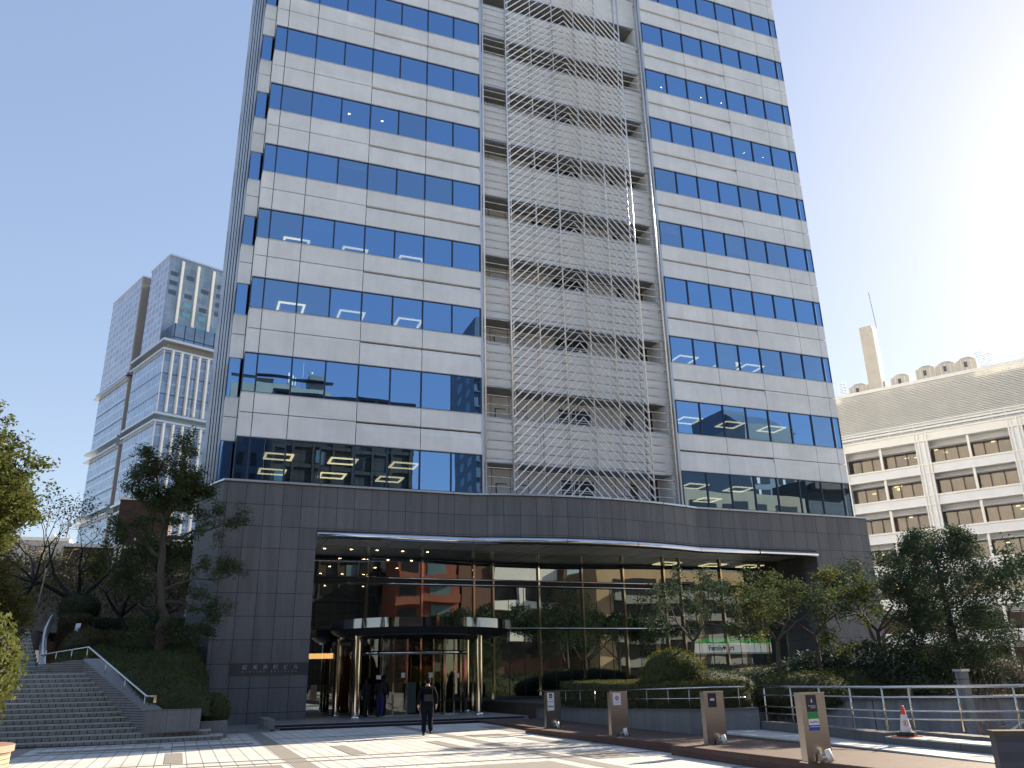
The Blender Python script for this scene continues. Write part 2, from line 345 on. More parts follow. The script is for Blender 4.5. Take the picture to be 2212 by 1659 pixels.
# ================================================================== GROUND
struct(MB().box(-400, 400, -300, 500, -1.2, -.012), 'ground', 'pave')
pl = struct(MB().box(-9, 11.4, -12, 33.0, -.3, 0).box(-9, 1.5, 33.0, 40, -.3, 0), 'plaza_paving', 'tile')
b = MB(); e = .004
def strip(x0, x1, y0, y1, z=e): b.quad((x0, y0, z), (x1, y0, z), (x1, y1, z), (x0, y1, z))
for X in (-3.85, 2.65, 7.95): strip(X-.24 if X != 7.95 else X-.17, X+.22, -12, 33.1)
for Y in (28.4, 25.9, 21.0, 20.1, 18.0, 14.2, 10, 6): strip(-9, 11.3, Y-.07, Y+.07, .008)
for X in (.08, 4.2, 6.85, 9.6):
    strip(X-.2, X+.2, 21.3, 24.4, .008)
strip(.0, 2.2, 26.5, 27.1, .008); strip(-3.3, -.2, 26.5, 27.1, .008); strip(-3.3, 2.2, 18.5, 19.6, .008)
for (x0, x1, y0, y1) in ((8.45, 9.6, 25.3, 26.3), (8.45, 9.5, 17.1, 18.8), (3.3, 7.4, 14.9, 17.2)): strip(x0, x1, y0, y1, .008)
for (x0, x1, y0, y1) in ((10.3, 10.9, 20.5, 24.5), (10.3, 10.9, 26.5, 30.5)): strip(x0, x1, y0, y1, .008)
strip(1.5, 3.4, 32.9, 38, .008); strip(-.3, 3.4, 32.2, 33, .006)
b.obj('paving_band', 'tband', pl)
struct(MB().box(1.2, 3.6, 33.0, 38.0, -.2, .05), 'granite_apron', 'plat')
# entrance platform: floor plus one intermediate tread, black risers
pf = struct(MB().box(3.45, 13.6, 33.75, 44, -.2, .17), 'entrance_platform', 'plat')
MB().box(3.45, 13.4, 33.42, 33.748, -.2, .085).obj('step_tread', 'plat', pf)
MB().box(3.45, 13.4, 33.405, 33.418, -.1, .07).box(3.45, 13.4, 33.735, 33.7475, .087, .155).obj('step_riser', 'blackstone', pf)
# lobby floor continues inside
# brown deck, sloping gently up towards the viewer
def dz(p): return .10+(30-p[1])/18*.14
d1 = [(11.35, 33.4), (10.92, 26.2), (13.3, 26.2), (14.4, 33.4)]
d2 = [(10.45, 26.2), (10.45, 17.0), (12.9, 17.0), (13.3, 26.2)]
d3 = [(10.2, 17.0), (9.95, 6), (13.2, 6), (13.0, 17.0)]
dk = MB()
for q in (d1, d2, d3): dk.prism(q, -.2, dz)
deck = struct(dk, 'walkway_deck', 'deck')
rs = MB()
for (a, c) in (((11.35, 33.4), (10.92, 26.2)), ((10.45, 26.2), (10.45, 17)), ((10.2, 17), (9.95, 6))):
    rs.prism([(a[0]-.012, a[1]), (c[0]-.012, c[1]), (c[0]-.002, c[1]), (a[0]-.002, a[1])], -.1, lambda p: dz(p)-.003)
rs.box(10.45, 10.92, 26.202, 26.212, -.1, .12).box(10.2, 10.45, 17.002, 17.012, -.1, .19).obj('deck_riser', 'riser', deck)

# ================================================================== OFFICE TOWER
T = thing('office_tower', 'pale panelled office tower with blue ribbon windows on a dark granite base', 'office tower', (18.9, 38, 0))
T_off = Vector((18.9, 38, 0))
def tp(mb, name, m, parent=None, smooth=False, **k):
    """part of the tower given in world metres"""
    o = mb.obj(name, m, None, smooth, **k); o.parent = parent or T
    if not parent: o.matrix_parent_inverse = Matrix.Translation(-T_off)
    return o
F = 3.8703; NR = 13
def rowz(r):
    if r == 0: return 10.27, 12.28
    if r == 1: return 14.44, 16.42
    t = 20.405+(r-2)*F; return t-1.68, t
V1, V2, V3, V4, XL, XR = 1.92, 13.11, 24.82, 35.97, 1.31, 36.5
# arc of the podium front in the middle
def arcY(x, y=38.0, sag=.92, xa=12.6, xb=25.5):
    if x <= xa or x >= xb: return y
    u = (x-(xa+xb)/2)/((xb-xa)/2); return y-sag*(1-u*u)
def arcs(xs, y): return [(x, arcY(x, y)) for x in xs]
ax = [12.6+(25.5-12.6)*i/16 for i in range(17)]
# podium walls
p = MB(); p.box(1.0, 5.15, 38.0, 39.2, 0, 10.17).box(33.3, 37.35, 38.0, 39.2, 0, 10.17)
fr = [(5.15, 38.0)]+arcs(ax, 38.0)+[(33.3, 38.0)]
p.prism(fr+[(33.3, 39.2), (5.15, 39.2)], 8.15, 10.17)
tp(p, 'podium_wall', 'granite')
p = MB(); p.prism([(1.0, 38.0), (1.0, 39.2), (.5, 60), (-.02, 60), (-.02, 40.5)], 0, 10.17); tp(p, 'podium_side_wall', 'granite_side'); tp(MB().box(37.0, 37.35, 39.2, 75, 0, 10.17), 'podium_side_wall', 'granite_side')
p = MB(); p.box(.98, 12.6, 37.9, 38.3, 10.172, 10.262).box(25.5, 37.4, 37.9, 38.3, 10.172, 10.262)
p.prism(arcs(ax, 37.9)+[(25.5, 39.9), (12.6, 39.9)], 10.172, 10.262)
p.prism([(.97, 37.9), (.97, 38.3), (.0, 40.9), (-.1, 40.5)], 10.172, 10.262)
tp(p, 'podium_cap', 'cap')
p = MB(); p.box(37.35, 37.4, 38.0, 75, 10.17, 10.26); p.box(.5, 37.0, 39.2, 75, 10.0, 10.16); tp(p, 'podium_roof', 'soffit_dark')
p = MB()
for k in range(1, 12):
    x = 2.0+k*3.2
    if x < 37 and not 12.5 < x < 25.6: p.box(x-.012, x+.012, 37.894, 37.8995, 10.172, 10.262)
for x in ax[1:-1:2]: p.box(x-.015, x+.015, arcY(x, 37.9)-.006, arcY(x, 37.9)-.001, 10.172, 10.262)
tp(p, 'cap_joint', 'joint')
# opening: soffit, polished pipe, shadow gap
p = MB(); p.prism([(5.15, 38.15)]+arcs(ax, 38.15)+[(33.3, 38.15), (33.3, 41.6), (5.15, 41.6)], 8.0, 8.14); tp(p, 'entrance_soffit', 'soffit')
p = MB()
for k in range(18):
    x = 5.9+k*1.6
    p.box(x-.012, x+.012, 38.2, 41.5, 7.992, 7.998)
tp(p, 'soffit_joint', 'joint')
pts = [(5.17, 37.98, 7.93)]+[(x, arcY(x, 37.98), 7.93) for x in ax]+[(33.28, 37.98, 7.93)]
tp(MB().tube(pts, .175, 20), 'pipe_valance', 'chrome', smooth=True)
pts = [(q[0], q[1]+.12, 8.12) for q in pts]
tp(MB().tube(pts, .035, 8), 'pipe_trim', 'chrome', smooth=True)
p = MB()
for x in (12.62, 17.2, 21.2, 25.45, 29.3):
    p.tube([(x-.012, arcY(x, 37.98), 7.93), (x+.012, arcY(x, 37.98), 7.93)], .178, 20)
tp(p, 'pipe_joint', 'joint')
tp(MB().box(33.3, 33.32, 39.2, 41.6, .1, 8.15), 'opening_jamb', 'granite_side'); tp(MB().box(5.13, 5.15, 39.2, 41.6, .1, 8.15), 'opening_jamb', 'granite_side')
# sign band with lettering
sb = tp(MB().box(1.93, 5.152, 37.975, 38.0, 1.955, 2.44), 'sign_band', 'granite_band')
for i, ch in enumerate('紀尾井町ビル'):
    o = text_mesh(ch, .205, 'sign_character', 'letter', sb, (0, 0, 0), bold=.002)
    o.location = (2.53+i*.418, 37.968, 2.20)
for i, ch in enumerate('KIOICHO BUILDING'):
    if ch != ' ':
        o = text_mesh(ch, .085, 'sign_letter', 'letter', sb, (0, 0, 0), bold=.001, scale=(1.25, 1, 1))
        o.location = (2.47+i*.1445, 37.968, 2.07)
# lobby curtain wall
GX = [5.16, 8.25, 11.04, 13.81, 14.87, 17.47, 20.04, 22.59, 25.21, 26.29, 29.05, 31.85, 33.3]
for i in range(len(GX)-1):
    for (z0, z1) in ((.17, 4.06), (4.06, 6.2), (6.47, 8.0)):
        if i < 3 and z0 < 1: z0 = 3.3 if False else .17
        t = rng.normal(size=2)*.0012
        x0, x1 = GX[i]+.02, GX[i+1]-.02; h = z1-z0; wd = x1-x0
        g = MB().quad((x0, 41.5+t[0]*wd+t[1]*h, z0), (x1, 41.5-t[0]*wd+t[1]*h, z0), (x1, 41.5-t[0]*wd-t[1]*h, z1), (x0, 41.5+t[0]*wd-t[1]*h, z1))
        tp(g, 'lobby_window', 'lglass')
mu = MB()
for x in GX[1:-1]: mu.box(x-.045, x+.045, 41.34, 41.56, .17, 8.0)
tp(mu, 'lobby_mullion', 'brass_steel')
mu = MB()
for i in range(3, len(GX)-1):
    n = 3 if GX[i+1]-GX[i] > 2 else 1
    for k in range(1, n): x = GX[i]+(GX[i+1]-GX[i])*k/n; mu.box(x-.008, x+.008, 41.47, 41.49, .17, 6.2)
tp(mu, 'glass_seam', 'joint')
for z in (6.47, 6.2, 4.06):
    tp(MB().tube([(5.16, 41.3, z), (33.3, 41.3, z)], .045 if z != 4.06 else .05, 12), 'handrail_pipe', 'chrome', smooth=True)
tp(MB().box(5.16, 33.3, 41.4, 41.6, 6.2, 6.47), 'transom_band', 'dark')
# lobby interior
p = MB().box(5.1, 13.9, 41.6, 66, .02, .168); tp(p, 'lobby_floor', 'lobbyf')
p = MB().box(5.1, 13.9, 41.6, 66, 7.92, 8.0).box(5.0, 5.12, 41.6, 66, 0, 8).box(5.1, 13.9, 66, 66.2, 0, 8); tp(p, 'lobby_ceiling', 'lobbyc')
p = MB().box(13.82, 33.3, 42.25, 42.35, .1, 6.2).box(13.9, 14.0, 42.35, 66, 0, 8); p.f = p.f
tp(MB().box(13.82, 27.3, 42.25, 42.35, .1, 6.3).box(13.9, 14.0, 42.35, 66, 0, 8).box(27.3, 33.3, 42.25, 42.35, 4.0, 6.3).box(14, 33.3, 46.5, 46.6, 6.3, 8).box(14, 33.3, 42.25, 46.6, 6.2, 6.3), 'lobby_backwall', 'backwall')
tp(MB().box(14, 33.3, 41.7, 46.5, 7.9, 7.96), 'mezzanine_ceiling', 'ceil')
for x in (26.4, 29.6, 32.3):
    tp(MB().box(x-.65, x+.65, 42.3, 42.4, 7.84, 7.88).box(x-.65, x+.65, 43.4, 43.5, 7.84, 7.88).box(x-.65, x-.55, 42.4, 43.4, 7.84, 7.88).box(x+.55, x+.65, 42.4, 43.4, 7.84, 7.88), 'ceiling_light', 'light')
for k in range(6):
    for x in (6.13, 7.46, 8.78, 10.11, 11.43):
        if k and (k*7+int(x*3)) % 5 == 0: continue
        tp(MB().lathe(x, 41.9+3.4*k, [(0, 7.90), (.085, 7.90)], 10), 'downlight', 'down')
tp(MB().box(7.6, 9.2, 47, 47.2, .17, 3.6).box(11.2, 12.4, 45, 45.2, .17, 3.6), 'lobby_wall_panel', 'wood')
tp(MB().prism([(5.2, 45), (7.2, 44.2), (7.2, 44.4), (5.2, 45.2)], 2.75, 3.0), 'cove_light', 'warm')
tp(MB().box(5.5, 5.9, 44, 44.06, 2.05, 2.12), 'exit_light', 'light')
tp(MB().box(6.45, 6.75, 43.2, 43.22, 1.0, 1.5), 'notice_board', 'curtain')
# shop frontage seen through the glass
tp(MB().box(27.35, 33.2, 42.3, 42.32, .1, 2.70), 'shop_window_film', 'frost')
sg = tp(MB().box(27.35, 33.2, 42.9, 42.95, 2.74, 3.60), 'shop_sign', 'fm_white')
tp(MB().box(27.35, 33.2, 42.885, 42.898, 3.32, 3.60), 'sign_stripe_green', 'fm_green', parent=sg)
tp(MB().box(27.35, 33.2, 42.885, 42.898, 2.76, 2.80), 'sign_stripe_blue', 'fm_blue', parent=sg)
p = MB()
for x in (28.28, 31.0, 32.4): p.box(x-.015, x+.015, 42.875, 42.897, 2.72, 3.62)
tp(p, 'sign_divider', 'cap', parent=sg)
for xx in (29.62, 34.5):
    if xx < 33:
        o = text_mesh('FamilyMart', .40, 'sign_lettering', 'fm_blue', sg, (0, 0, 0), bold=.008); o.location = (xx, 42.884, 2.93)
tp(MB().box(31.4, 33.2, 42.7, 43.4, 3.78, 3.82), 'ceiling_light', 'light')
tp(MB().box(27.3, 33.3, 46, 46.1, .1, 4), 'shop_back_wall', 'grey')

# tower body behind the facade, floors, ceilings
p = MB(); zt_all = rowz(NR-1)[1]+1.2
p.box(XL+.3, V2-.1, 46.6, 46.8, 10.3, zt_all).box(V3+.1, XR-.3, 46.6, 46.8, 10.3, zt_all)
p.box(V2-.05, V2+.08, 38.35, 46.6, 10.27, zt_all).box(V3-.08, V3+.05, 38.35, 46.6, 10.27, zt_all)
p.box(XL+.2, XR-.2, 47, 75, 10.2, zt_all+.5)
tp(p, 'tower_core', 'office')
for r in range(NR):
    zb, zt = rowz(r); zn = rowz(r+1)[0]
    for (a, d) in ((XL+.2, V2-.06), (V3+.06, XR-.2)): tp(MB().box(a, d, 38.4, 46.6, zt+.10, zt+.2), 'office_ceiling', 'ceil'); tp(MB().box(a, d, 38.4, 46.6, zb-.6, zb-.5), 'office_floor', 'office')
def ring(x, y, z, w_=1.4, d_=1.28, t=.11):
    q = MB().box(x, x+w_, y, y+t*1.2, z-.05, z).box(x, x+w_, y+d_-t, y+d_, z-.05, z).box(x, x+t, y+t*1.2, y+d_-t, z-.05, z).box(x+w_-t, x+w_, y+t*1.2, y+d_-t, z-.05, z)
    tp(q, 'ceiling_light', 'light')
for r, xs, ys in ((0, (2.83, 6.05, 9.27), (40.94, 44.28)), (2, (2.83, 6.03, 9.25), (40.7,)), (3, (2.83, 6.03, 9.25), (40.72,)),
                  (0, (27.2, 30.4), (40.94, 44.3)), (1, (27.2, 30.3, 33.5), (40.9,)), (2, (27.2, 30.4, 32.2), (40.7,))):
    for x in xs:
        for y in ys: ring(x, y, rowz(r)[1]+.095)
for x in (5.74, 7.65): tp(MB().lathe(x, 39.38, [(0, rowz(5)[1]+.09), (.06, rowz(5)[1]+.09)], 8), 'downlight', 'down')
for r, xs in ((7, (26.9, 28.5, 30.1, 31.8)), (6, (33.2, 34.8))):
    for x in xs: tp(MB().lathe(x, 39.4, [(0, rowz(r)[1]+.09), (.04, rowz(r)[1]+.09)], 8), 'downlight', 'down')
# windows: one pane each, slightly out of true like real glass
panes = [(XL+.03, V1-.03, 38.06)]+[(V1+i*(V2-V1)/7+.03, V1+(i+1)*(V2-V1)/7-.03, 38.06) for i in range(7)]
panes += [(V3+i*(V4-V3)/7+.03, V3+(i+1)*(V4-V3)/7-.03, 38.06) for i in range(7)]+[(V4+.03, XR-.03, 38.06), (.70, XL-.12, 39.05)]
rest = MB(); npane = 0
for r in range(NR):
    zb, zt = rowz(r)
    for (x0, x1, y) in panes:
        t = rng.normal(size=2)*.0011; wd = (x1-x0)/2; h = (zt-zb)/2
        q = [(x0, y+t[0]*wd+t[1]*h, zb+.02), (x1, y-t[0]*wd+t[1]*h, zb+.02), (x1, y-t[0]*wd-t[1]*h, zt-.02), (x0, y+t[0]*wd-t[1]*h, zt-.02)]
        if npane < 98: tp(MB().quad(*q), 'window', 'glass' if rng.random() < .72 else 'glass2'); npane += 1
        else: rest.quad(*q)
tp(rest, 'window', 'glass', kind='stuff')
rb_ = random.Random(12)
for r in range(9):          # roller blinds part-way down behind some panes
    zb, zt = rowz(r)
    for (x0, x1, y) in panes[1:8]+panes[8:15]:
        if rb_.random() < .17: tp(MB().box(x0+.05, x1-.05, 38.32, 38.34, zt-rb_.choice((.35, .6, 1.2, 1.6)), zt-.02), 'roller_blind', 'blind')
for r in range(NR):
    zb, zt = rowz(r)
    for (a, d, xs) in ((XL+.03, V2, [V1+i*(V2-V1)/7 for i in range(0, 8)]), (V3, XR, [V3+i*(V4-V3)/7 for i in range(0, 8)])):
        m_ = MB().box(a, d, 38.03, 38.12, zb, zb+.045).box(a, d, 38.03, 38.12, zt-.045, zt)
        for x in xs: m_.box(x-.035, x+.035, 38.0, 38.121, zb+.005, zt-.005)
        if a > 20: m_.box(XR-.04, XR-.005, 38.02, 38.4, zb+.005, zt-.005)
        tp(m_, 'window_frame', 'mull')
    tp(MB().box(XL, XL+.03, 38.02, 39.0, zb+.005, zt-.005), 'corner_post', 'mull'); tp(MB().box(XL-.12, XL-.09, 39.0, 39.1, zb, zt), 'corner_post', 'mull'); tp(MB().box(.66, .70, 39.0, 39.9, zb, zt), 'corner_post', 'mull')
# spandrel panels, each floor and wing one band; inner panels carry the deep drip groove
def spandrel(zb, zt, wing):
    zm = zb+(zt-zb)*.54; s = MB(); g = .018
    def flat(x0, x1, y=38.0): s.box(x0+g, x1-g, y, y+.28, zb, zm-.024).box(x0+g, x1-g, y, y+.28, zm+.024, zt)
    def groove(x0, x1):
        z2 = zm-.045; z3 = zm-.38
        s.box(x0+g, x1-g, 38.0, 38.28, zm+.045, zt)
        s.prof([(38.0, zb), (38.3, zb), (38.3, z2), (38.09, z2), (38.005, z3)], x0+g, x1-g)
    if wing == 0:
        flat(XL, V1); flat(V1, V1+1.6); flat(V1+1.6, V1+4.8); groove(V1+4.8, V1+8.0); groove(V1+8.0, V2+.02); s.box(XL, XL+.3, 38.28, 39.0, zb, zt)
    elif wing == 1:
        groove(V3-.02, V3+3.19); groove(V3+3.19, V3+6.38); flat(V3+6.38, V3+9.57); flat(V3+9.57, V4); flat(V4, XR); s.box(XR-.3, XR, 38.28, 38.6, zb, zt)
    else:
        flat(.66, XL-.02, 39.0); s.box(.66, .9, 39.28, 40, zb, zt)
    return s
for r in range(NR):
    z0, z1 = rowz(r)[1], rowz(r+1)[0] if r < NR-1 else rowz(r)[1]+1.6
    for wing, (a, d, y) in enumerate(((XL, V2+.02, 38.0), (V3-.02, XR, 38.0), (.66, XL-.02, 39.0))):
        sp_ = tp(spandrel(z0, z1, wing), 'spandrel_panel', 'panel')
        tp(MB().box(a+.02, d-.02, y+.2, y+.26, z0+.01, z1-.01), 'panel_joint', 'joint', parent=sp_).matrix_parent_inverse = Matrix()
        tp(MB().box(a, d, y-.025, y+.02, z1-.04, z1-.002), 'sill_trim', 'cap'); tp(MB().box(a, d, y-.015, y+.02, z0+.002, z0+.03), 'head_trim', 'cap')
# left return with full-height fins
p = MB().box(.1, .9, 40.08, 75, 10.26, zt_all); tp(p, 'side_wall', 'fin_dark')
for i, (x, y, mm) in enumerate([(.60, 39.95, 'fin'), (.46, 40.0, 'fin'), (.33, 40.02, 'fin'), (.20, 40.05, 'fin'), (.07, 40.1, 'fin')]):
    tp(MB().box(x-.045, x+.045, y-.06, y+.12, 10.27, zt_all), 'facade_fin', mm)
for i in range(18): tp(MB().box(-.06, .1, 41+i*1.6, 41.12+i*1.6, 10.27, zt_all), 'facade_fin', 'fin')
for r in range(NR): 
    z0, z1 = rowz(r)[1], rowz(r+1)[0]; tp(MB().box(.02, .1, 40.3, 75, z0, z1), 'side_spandrel', 'panel')
tp(MB().box(XR, XR+.12, 38.7, 75, 10.27, zt_all), 'right_side_wall', 'panel')
tp(MB().box(.1, XR, 38.2, 75, zt_all, zt_all+1), 'tower_roof', 'panel')
# middle bay: recessed galleries with solid parapets
for r in range(NR):
    z0, z1 = rowz(r)[1], rowz(r+1)[0]
    q = MB()
    for k in range(7):
        a = V2+.35+k*1.585; q.box(a+.012, a+1.573, 38.62, 38.74, z0-.12, z1+.05)
    tp(q, 'balcony_parapet', 'parapet'); tp(MB().box(V2+.2, V3-.2, 38.60, 38.78, z1+.052, z1+.11), 'parapet_coping', 'cap'); tp(MB().box(V2+.2, V3-.2, 38.60, 38.78, z0-.19, z0-.13), 'parapet_edge', 'cap')
    tp(MB().box(V2+.1, V3-.1, 38.78, 40.0, z0-.17, z0-.05), 'balcony_slab', 'soffit_dark')
p = MB().box(V2+.08, V3-.08, 40.0, 40.2, 10.27, zt_all); tp(p, 'balcony_back_wall', 'panel_in')
tp(MB().box(V2+.08, V2+.3, 38.6, 40.0, 10.27, zt_all), 'bay_side_wall', 'panel'); tp(MB().box(V3-.3, V3-.08, 38.6, 40, 10.27, zt_all), 'bay_side_wall', 'panel')
tp(MB().box(V2-.02, V2+.14, 38.02, 38.6, 10.27, zt_all), 'bay_edge_trim', 'fin'); tp(MB().box(V3-.14, V3+.02, 38.02, 38.6, 10.27, zt_all), 'bay_edge_trim', 'fin')
for r in range(NR):
    zb, zt = rowz(r)
    wt = zt-(.48, .57)[r] if r < 2 else zt-.27
    wn = MB().box(18.3, 20.4, 39.97, 39.995, zb-.1, wt); wf = tp(wn, 'stair_window', 'fin_dark')
    mm = MB()
    for x in (18.3, 19.1, 19.4, 20.35): mm.box(x, x+.05, 39.945, 39.968, zb-.1, wt)
    mm.box(18.3, 20.4, 39.935, 39.944, wt-.05, wt).box(18.35, 20.35, 39.935, 39.944, wt-.62, wt-.58)
    tp(mm, 'window_bar', 'rail')
    tp(MB().box(22.62, 23.1, 39.97, 39.995, zb-.1, wt-.02), 'slot_window', 'bronze')
    tp(MB().box(23.9, 24.4, 39.96, 39.995, zb-.4 if r else zb, zt-.12), 'slot_window', 'bronze')
    if r in (4, 5): tp(MB().box(17.1, 17.75, 39.97, 39.995, zb-.1, wt-.05), 'slot_window', 'bronze')
    if r < 3:
        for x in (14.57, 15.72): tp(MB().box(x, x+.62, 39.955, 39.995, zb, zb+1.08), 'hatch_recess', 'bronze'); tp(MB().box(x+.05, x+.62, 39.94, 39.954, zb, zb+1.02), 'hatch', 'panel_in')
# the lattice screen
LS = 38.05; CX = 18.94
ztop = 50.0
for x, rr_ in ((13.36, .055), (14.88, .055), (23.02, .055), (24.5, .055)):
    tp(MB().tube([(x, LS, 10.27), (x, LS, ztop)], rr_, 8), 'lattice_post', 'tube', smooth=True)
for x in (13.28, 24.66): tp(MB().tube([(x, LS+.22, 10.27), (x, LS+.22, ztop)], .07, 8), 'lattice_post', 'tube', smooth=True)
for x in (15.15, 16.72, 18.25, 19.82, 21.4, 22.9):
    tp(MB().tube([(x, LS+.34, 10.27), (x, LS+.34, ztop)], .05, 8), 'lattice_post', 'tube', smooth=True)
P_ = F/8
for r in range(8):      # horizontal tubes, grouped floor by floor
    q = MB()
    for k in range(8):
        z = 10.70+(r*8+k)*P_
        q.tube([(13.36, LS, z), (14.88, LS, z)], .034, 6); q.tube([(23.02, LS, z), (24.5, LS, z)], .034, 6)
        q.tube([(14.88, LS+.28, z), (23.02, LS+.28, z)], .03, 6)
    tp(q, 'lattice_rail', 'rung', smooth=True)
for k in range(74):     # chevrons at 46 degrees
    z = 10.955+k*.4822; a = []
    for s_, xe in ((-1, 14.88), (1, 23.02)):
        ln = abs(xe-CX); zl = z-ln*1.045
        if zl < 10.2: ln = (z-10.2)/1.045; zl = 10.2
        a.append((CX+s_*ln, LS-.05, zl))
    if a[0][0] < CX-.05: tp(MB().tube([a[0], (CX, LS-.05, z), a[1]], .040, 6), 'lattice_chevron', 'tube', smooth=False)
# ledges with brackets where posts meet the floors
for r in range(10):
    z = 14.5+r*F; q = MB()
    for x in (13.3, 15.15, 16.72, 18.25, 19.82, 21.4, 22.9, 24.6): q.box(x-.05, x+.05, LS+.3, 38.62, z-.06, z+.02)
    tp(q, 'lattice_bracket', 'tube')

# ------------------------------------------------ entrance canopy and drum
EX, EY = 9.95, 38.45
C = thing('entrance_canopy', 'round mirror-edged canopy on polished columns over the glass doors', 'canopy', (EX, EY, .17))
inv = Matrix.Translation(Vector((-EX, -EY, -.17)))
def cp(mb, name, m, smooth=False, parent=None):
    o = mb.obj(name, m, parent or C, smooth)
    if not parent: o.matrix_parent_inverse = inv
    return o
def ell(ra, z): return (ra, z)
def clathe(prof, n=72):
    mb = MB().lathe(0, 0, prof, n); mb.v = [(EX+x*(1+.22*(x > 0)*min(1, x/4)), EY+y, z) for x, y, z in mb.v]; return mb
cp(clathe([(3.80, 4.15), (3.80, 3.76)]), 'canopy_fascia', 'dchrome', True)
cp(clathe([(3.80, 3.755), (3.62, 3.62), (3.40, 3.50)]), 'canopy_skirt', 'fin_dark', True)
cp(clathe([(3.40, 3.497), (3.36, 3.45), (3.2, 3.45), (3.18, 3.5)]), 'canopy_lower_ring', 'dchrome', True)
cp(clathe([(3.78, 4.152), (0.01, 4.22)]), 'canopy_roof', 'soffit', True)
cp(clathe([(3.18, 3.48), (1.6, 3.55), (.01, 3.55)]), 'canopy_underside', 'lobbyc', True)
for (x, y) in ((7.05, 37.0), (12.35, 36.35), (6.75, 40.1), (13.0, 40.2)):
    cl = cp(MB().lathe(x, y, [(.15, .17), (.15, 3.5)], 24), 'column', 'brass_steel', True)
    cp(MB().lathe(x, y, [(.19, .171), (.19, .24), (.152, .26)], 24), 'column_base', 'chrome', True, cl)
# curved glass drum with posts and door leaves
NP = 14; dr = 2.65
for i in range(NP):
    a0, a1 = math.pi*1.0+math.pi*i/NP, math.pi*1.0+math.pi*(i+1)/NP
    if i in (6, 7): continue
    g = MB().lathe(0, 0, [(dr, .2), (dr, 3.4)], 4, a0+.012, a1-.012); g.v = [(EX+x*1.02, 39.4+y*.78, z) for x, y, z in g.v]
    cp(g, 'curved_glass', 'dglass', True)
ps = MB()
for i in range(NP+1):
    a = math.pi+math.pi*i/NP; x, y = EX+dr*1.02*math.cos(a), 39.4+dr*.78*math.sin(a)
    cp(MB().box(x-.035, x+.035, y-.035, y+.035, .17, 3.45), 'glass_post', 'brass_steel' if i % 2 else 'chrome')
q = MB().lathe(0, 0, [(dr-.05, .171), (dr+.05, .171), (dr+.05, .23), (dr-.05, .23)], 28, math.pi, 2*math.pi); q.v = [(EX+x*1.02, 39.4+y*.78, z) for x, y, z in q.v]
cp(q, 'threshold', 'brass_steel')
q = MB().lathe(0, 0, [(dr-.08, 2.72), (dr+.08, 2.72), (dr+.08, 2.88), (dr-.08, 2.88)], 28, math.pi, 2*math.pi); q.v = [(EX+x*1.02, 39.4+y*.78, z) for x, y, z in q.v]
cp(q, 'door_header', 'chrome', True)
for x in (8.1, 9.3, 10.6, 11.7):
    lf = cp(MB().box(x-.5, x+.5, 39.6, 39.62, .2, 2.7), 'door_leaf', 'dglass')
    cp(MB().box(x-.53, x-.5, 39.58, 39.64, .2, 2.75).box(x+.5, x+.53, 39.58, 39.64, .2, 2.75), 'door_stile', 'chrome', parent=lf)
for (x, z, wd, hh, mm) in ((8.0, 1.7, .2, .16, 'conew'), (9.1, 1.75, .18, .2, 'conew'), (10.35, 1.72, .18, .22, 'conew'), (11.6, 1.7, .16, .2, 'conew')):
    cp(MB().box(x, x+wd, 37.40, 37.41, z, z+hh), 'paper_notice', mm)
# standing boards inside
for (x, y, w2, z0, z1, m2, lab) in ((9.35, 39.0, .34, .55, 1.05, 'conew', 'low white leaflet board standing inside the doors'), (10.0, 39.1, .42, .25, 1.55, 'frost', 'tall blue-green notice board standing inside the doors')):
    bd = thing('notice_board', lab, 'notice board', (x, y, .17)); MB().box(-w2/2, w2/2, -.02, .02, z0-.17, z1-.17).obj('panel', m2, bd)
    MB().box(-w2/2, -w2/2+.03, -.015, .015, 0, z0-.17).box(w2/2-.03, w2/2, -.015, .015, 0, z0-.17).box(-w2/2, w2/2, -.12, .12, 0, .02).obj('stand', 'rail', bd)
# low granite end block of the steps
eb = MB(); n_ = 8
pts_ = [(3.40, 35.6), (3.05, 35.6)]+[(3.05+.2*(1-math.cos(a)), 33.2-.2*math.sin(a)) for a in [math.pi/2*i/n_ for i in range(n_+1)]]+[(3.40, 33.0)]
eb.prism(pts_, 0, .40); o = eb.obj('end_block', 'plat', None, label='low dark granite block closing the left end of the entrance steps', cat='stone block')

# ================================================================== LEFT: STAIRS, PLANTERS, SLOPE
def stx(i): return [-.75, .35, -.90, -1.02, -1.23, -1.45, -1.68, -1.9, -2.11, -2.31, -2.49, -2.66, -2.83, -2.99, -3.19][i]
RH = .149
st = struct(MB().box(-9, -.9, 29.05, 29.6, -.2, RH-.02), 'stairs', 'step')
MB().add([(-9, 28.984, .09), (-9, 28.984, .001), (-.9, 28.984, .001), (-.9, 28.984, .012), (-9, 29.02, .09), (-9, 29.02, .001), (-.9, 29.02, .001), (-.9, 29.02, .012)], [(0, 1, 2, 3), (4, 7, 6, 5), (0, 3, 7, 4)]).obj('base_gap', 'joint', st)
b = MB(); nb = MB(); rb = MB()
for i in range(14):
    y = 29+.33*i; x1 = -.87 if i < 2 else stx(i)+.05
    b.box(-9, x1, y+.012, y+.345, RH*i, RH*(i+1)-.003); rb.box(-9, x1, y, y+.0115, RH*i+.002, RH*(i+1)-.045)
    nb.box(-9, x1+.004, y-.012, y+.06, RH*(i+1)-.045, RH*(i+1))
b.box(-9, -2.9, 33.6, 35.0, 1.6, 2.085)
b.obj('tread', 'step', st); rb.obj('riser', 'stepr', st); nb.obj('nosing', 'nose', st)
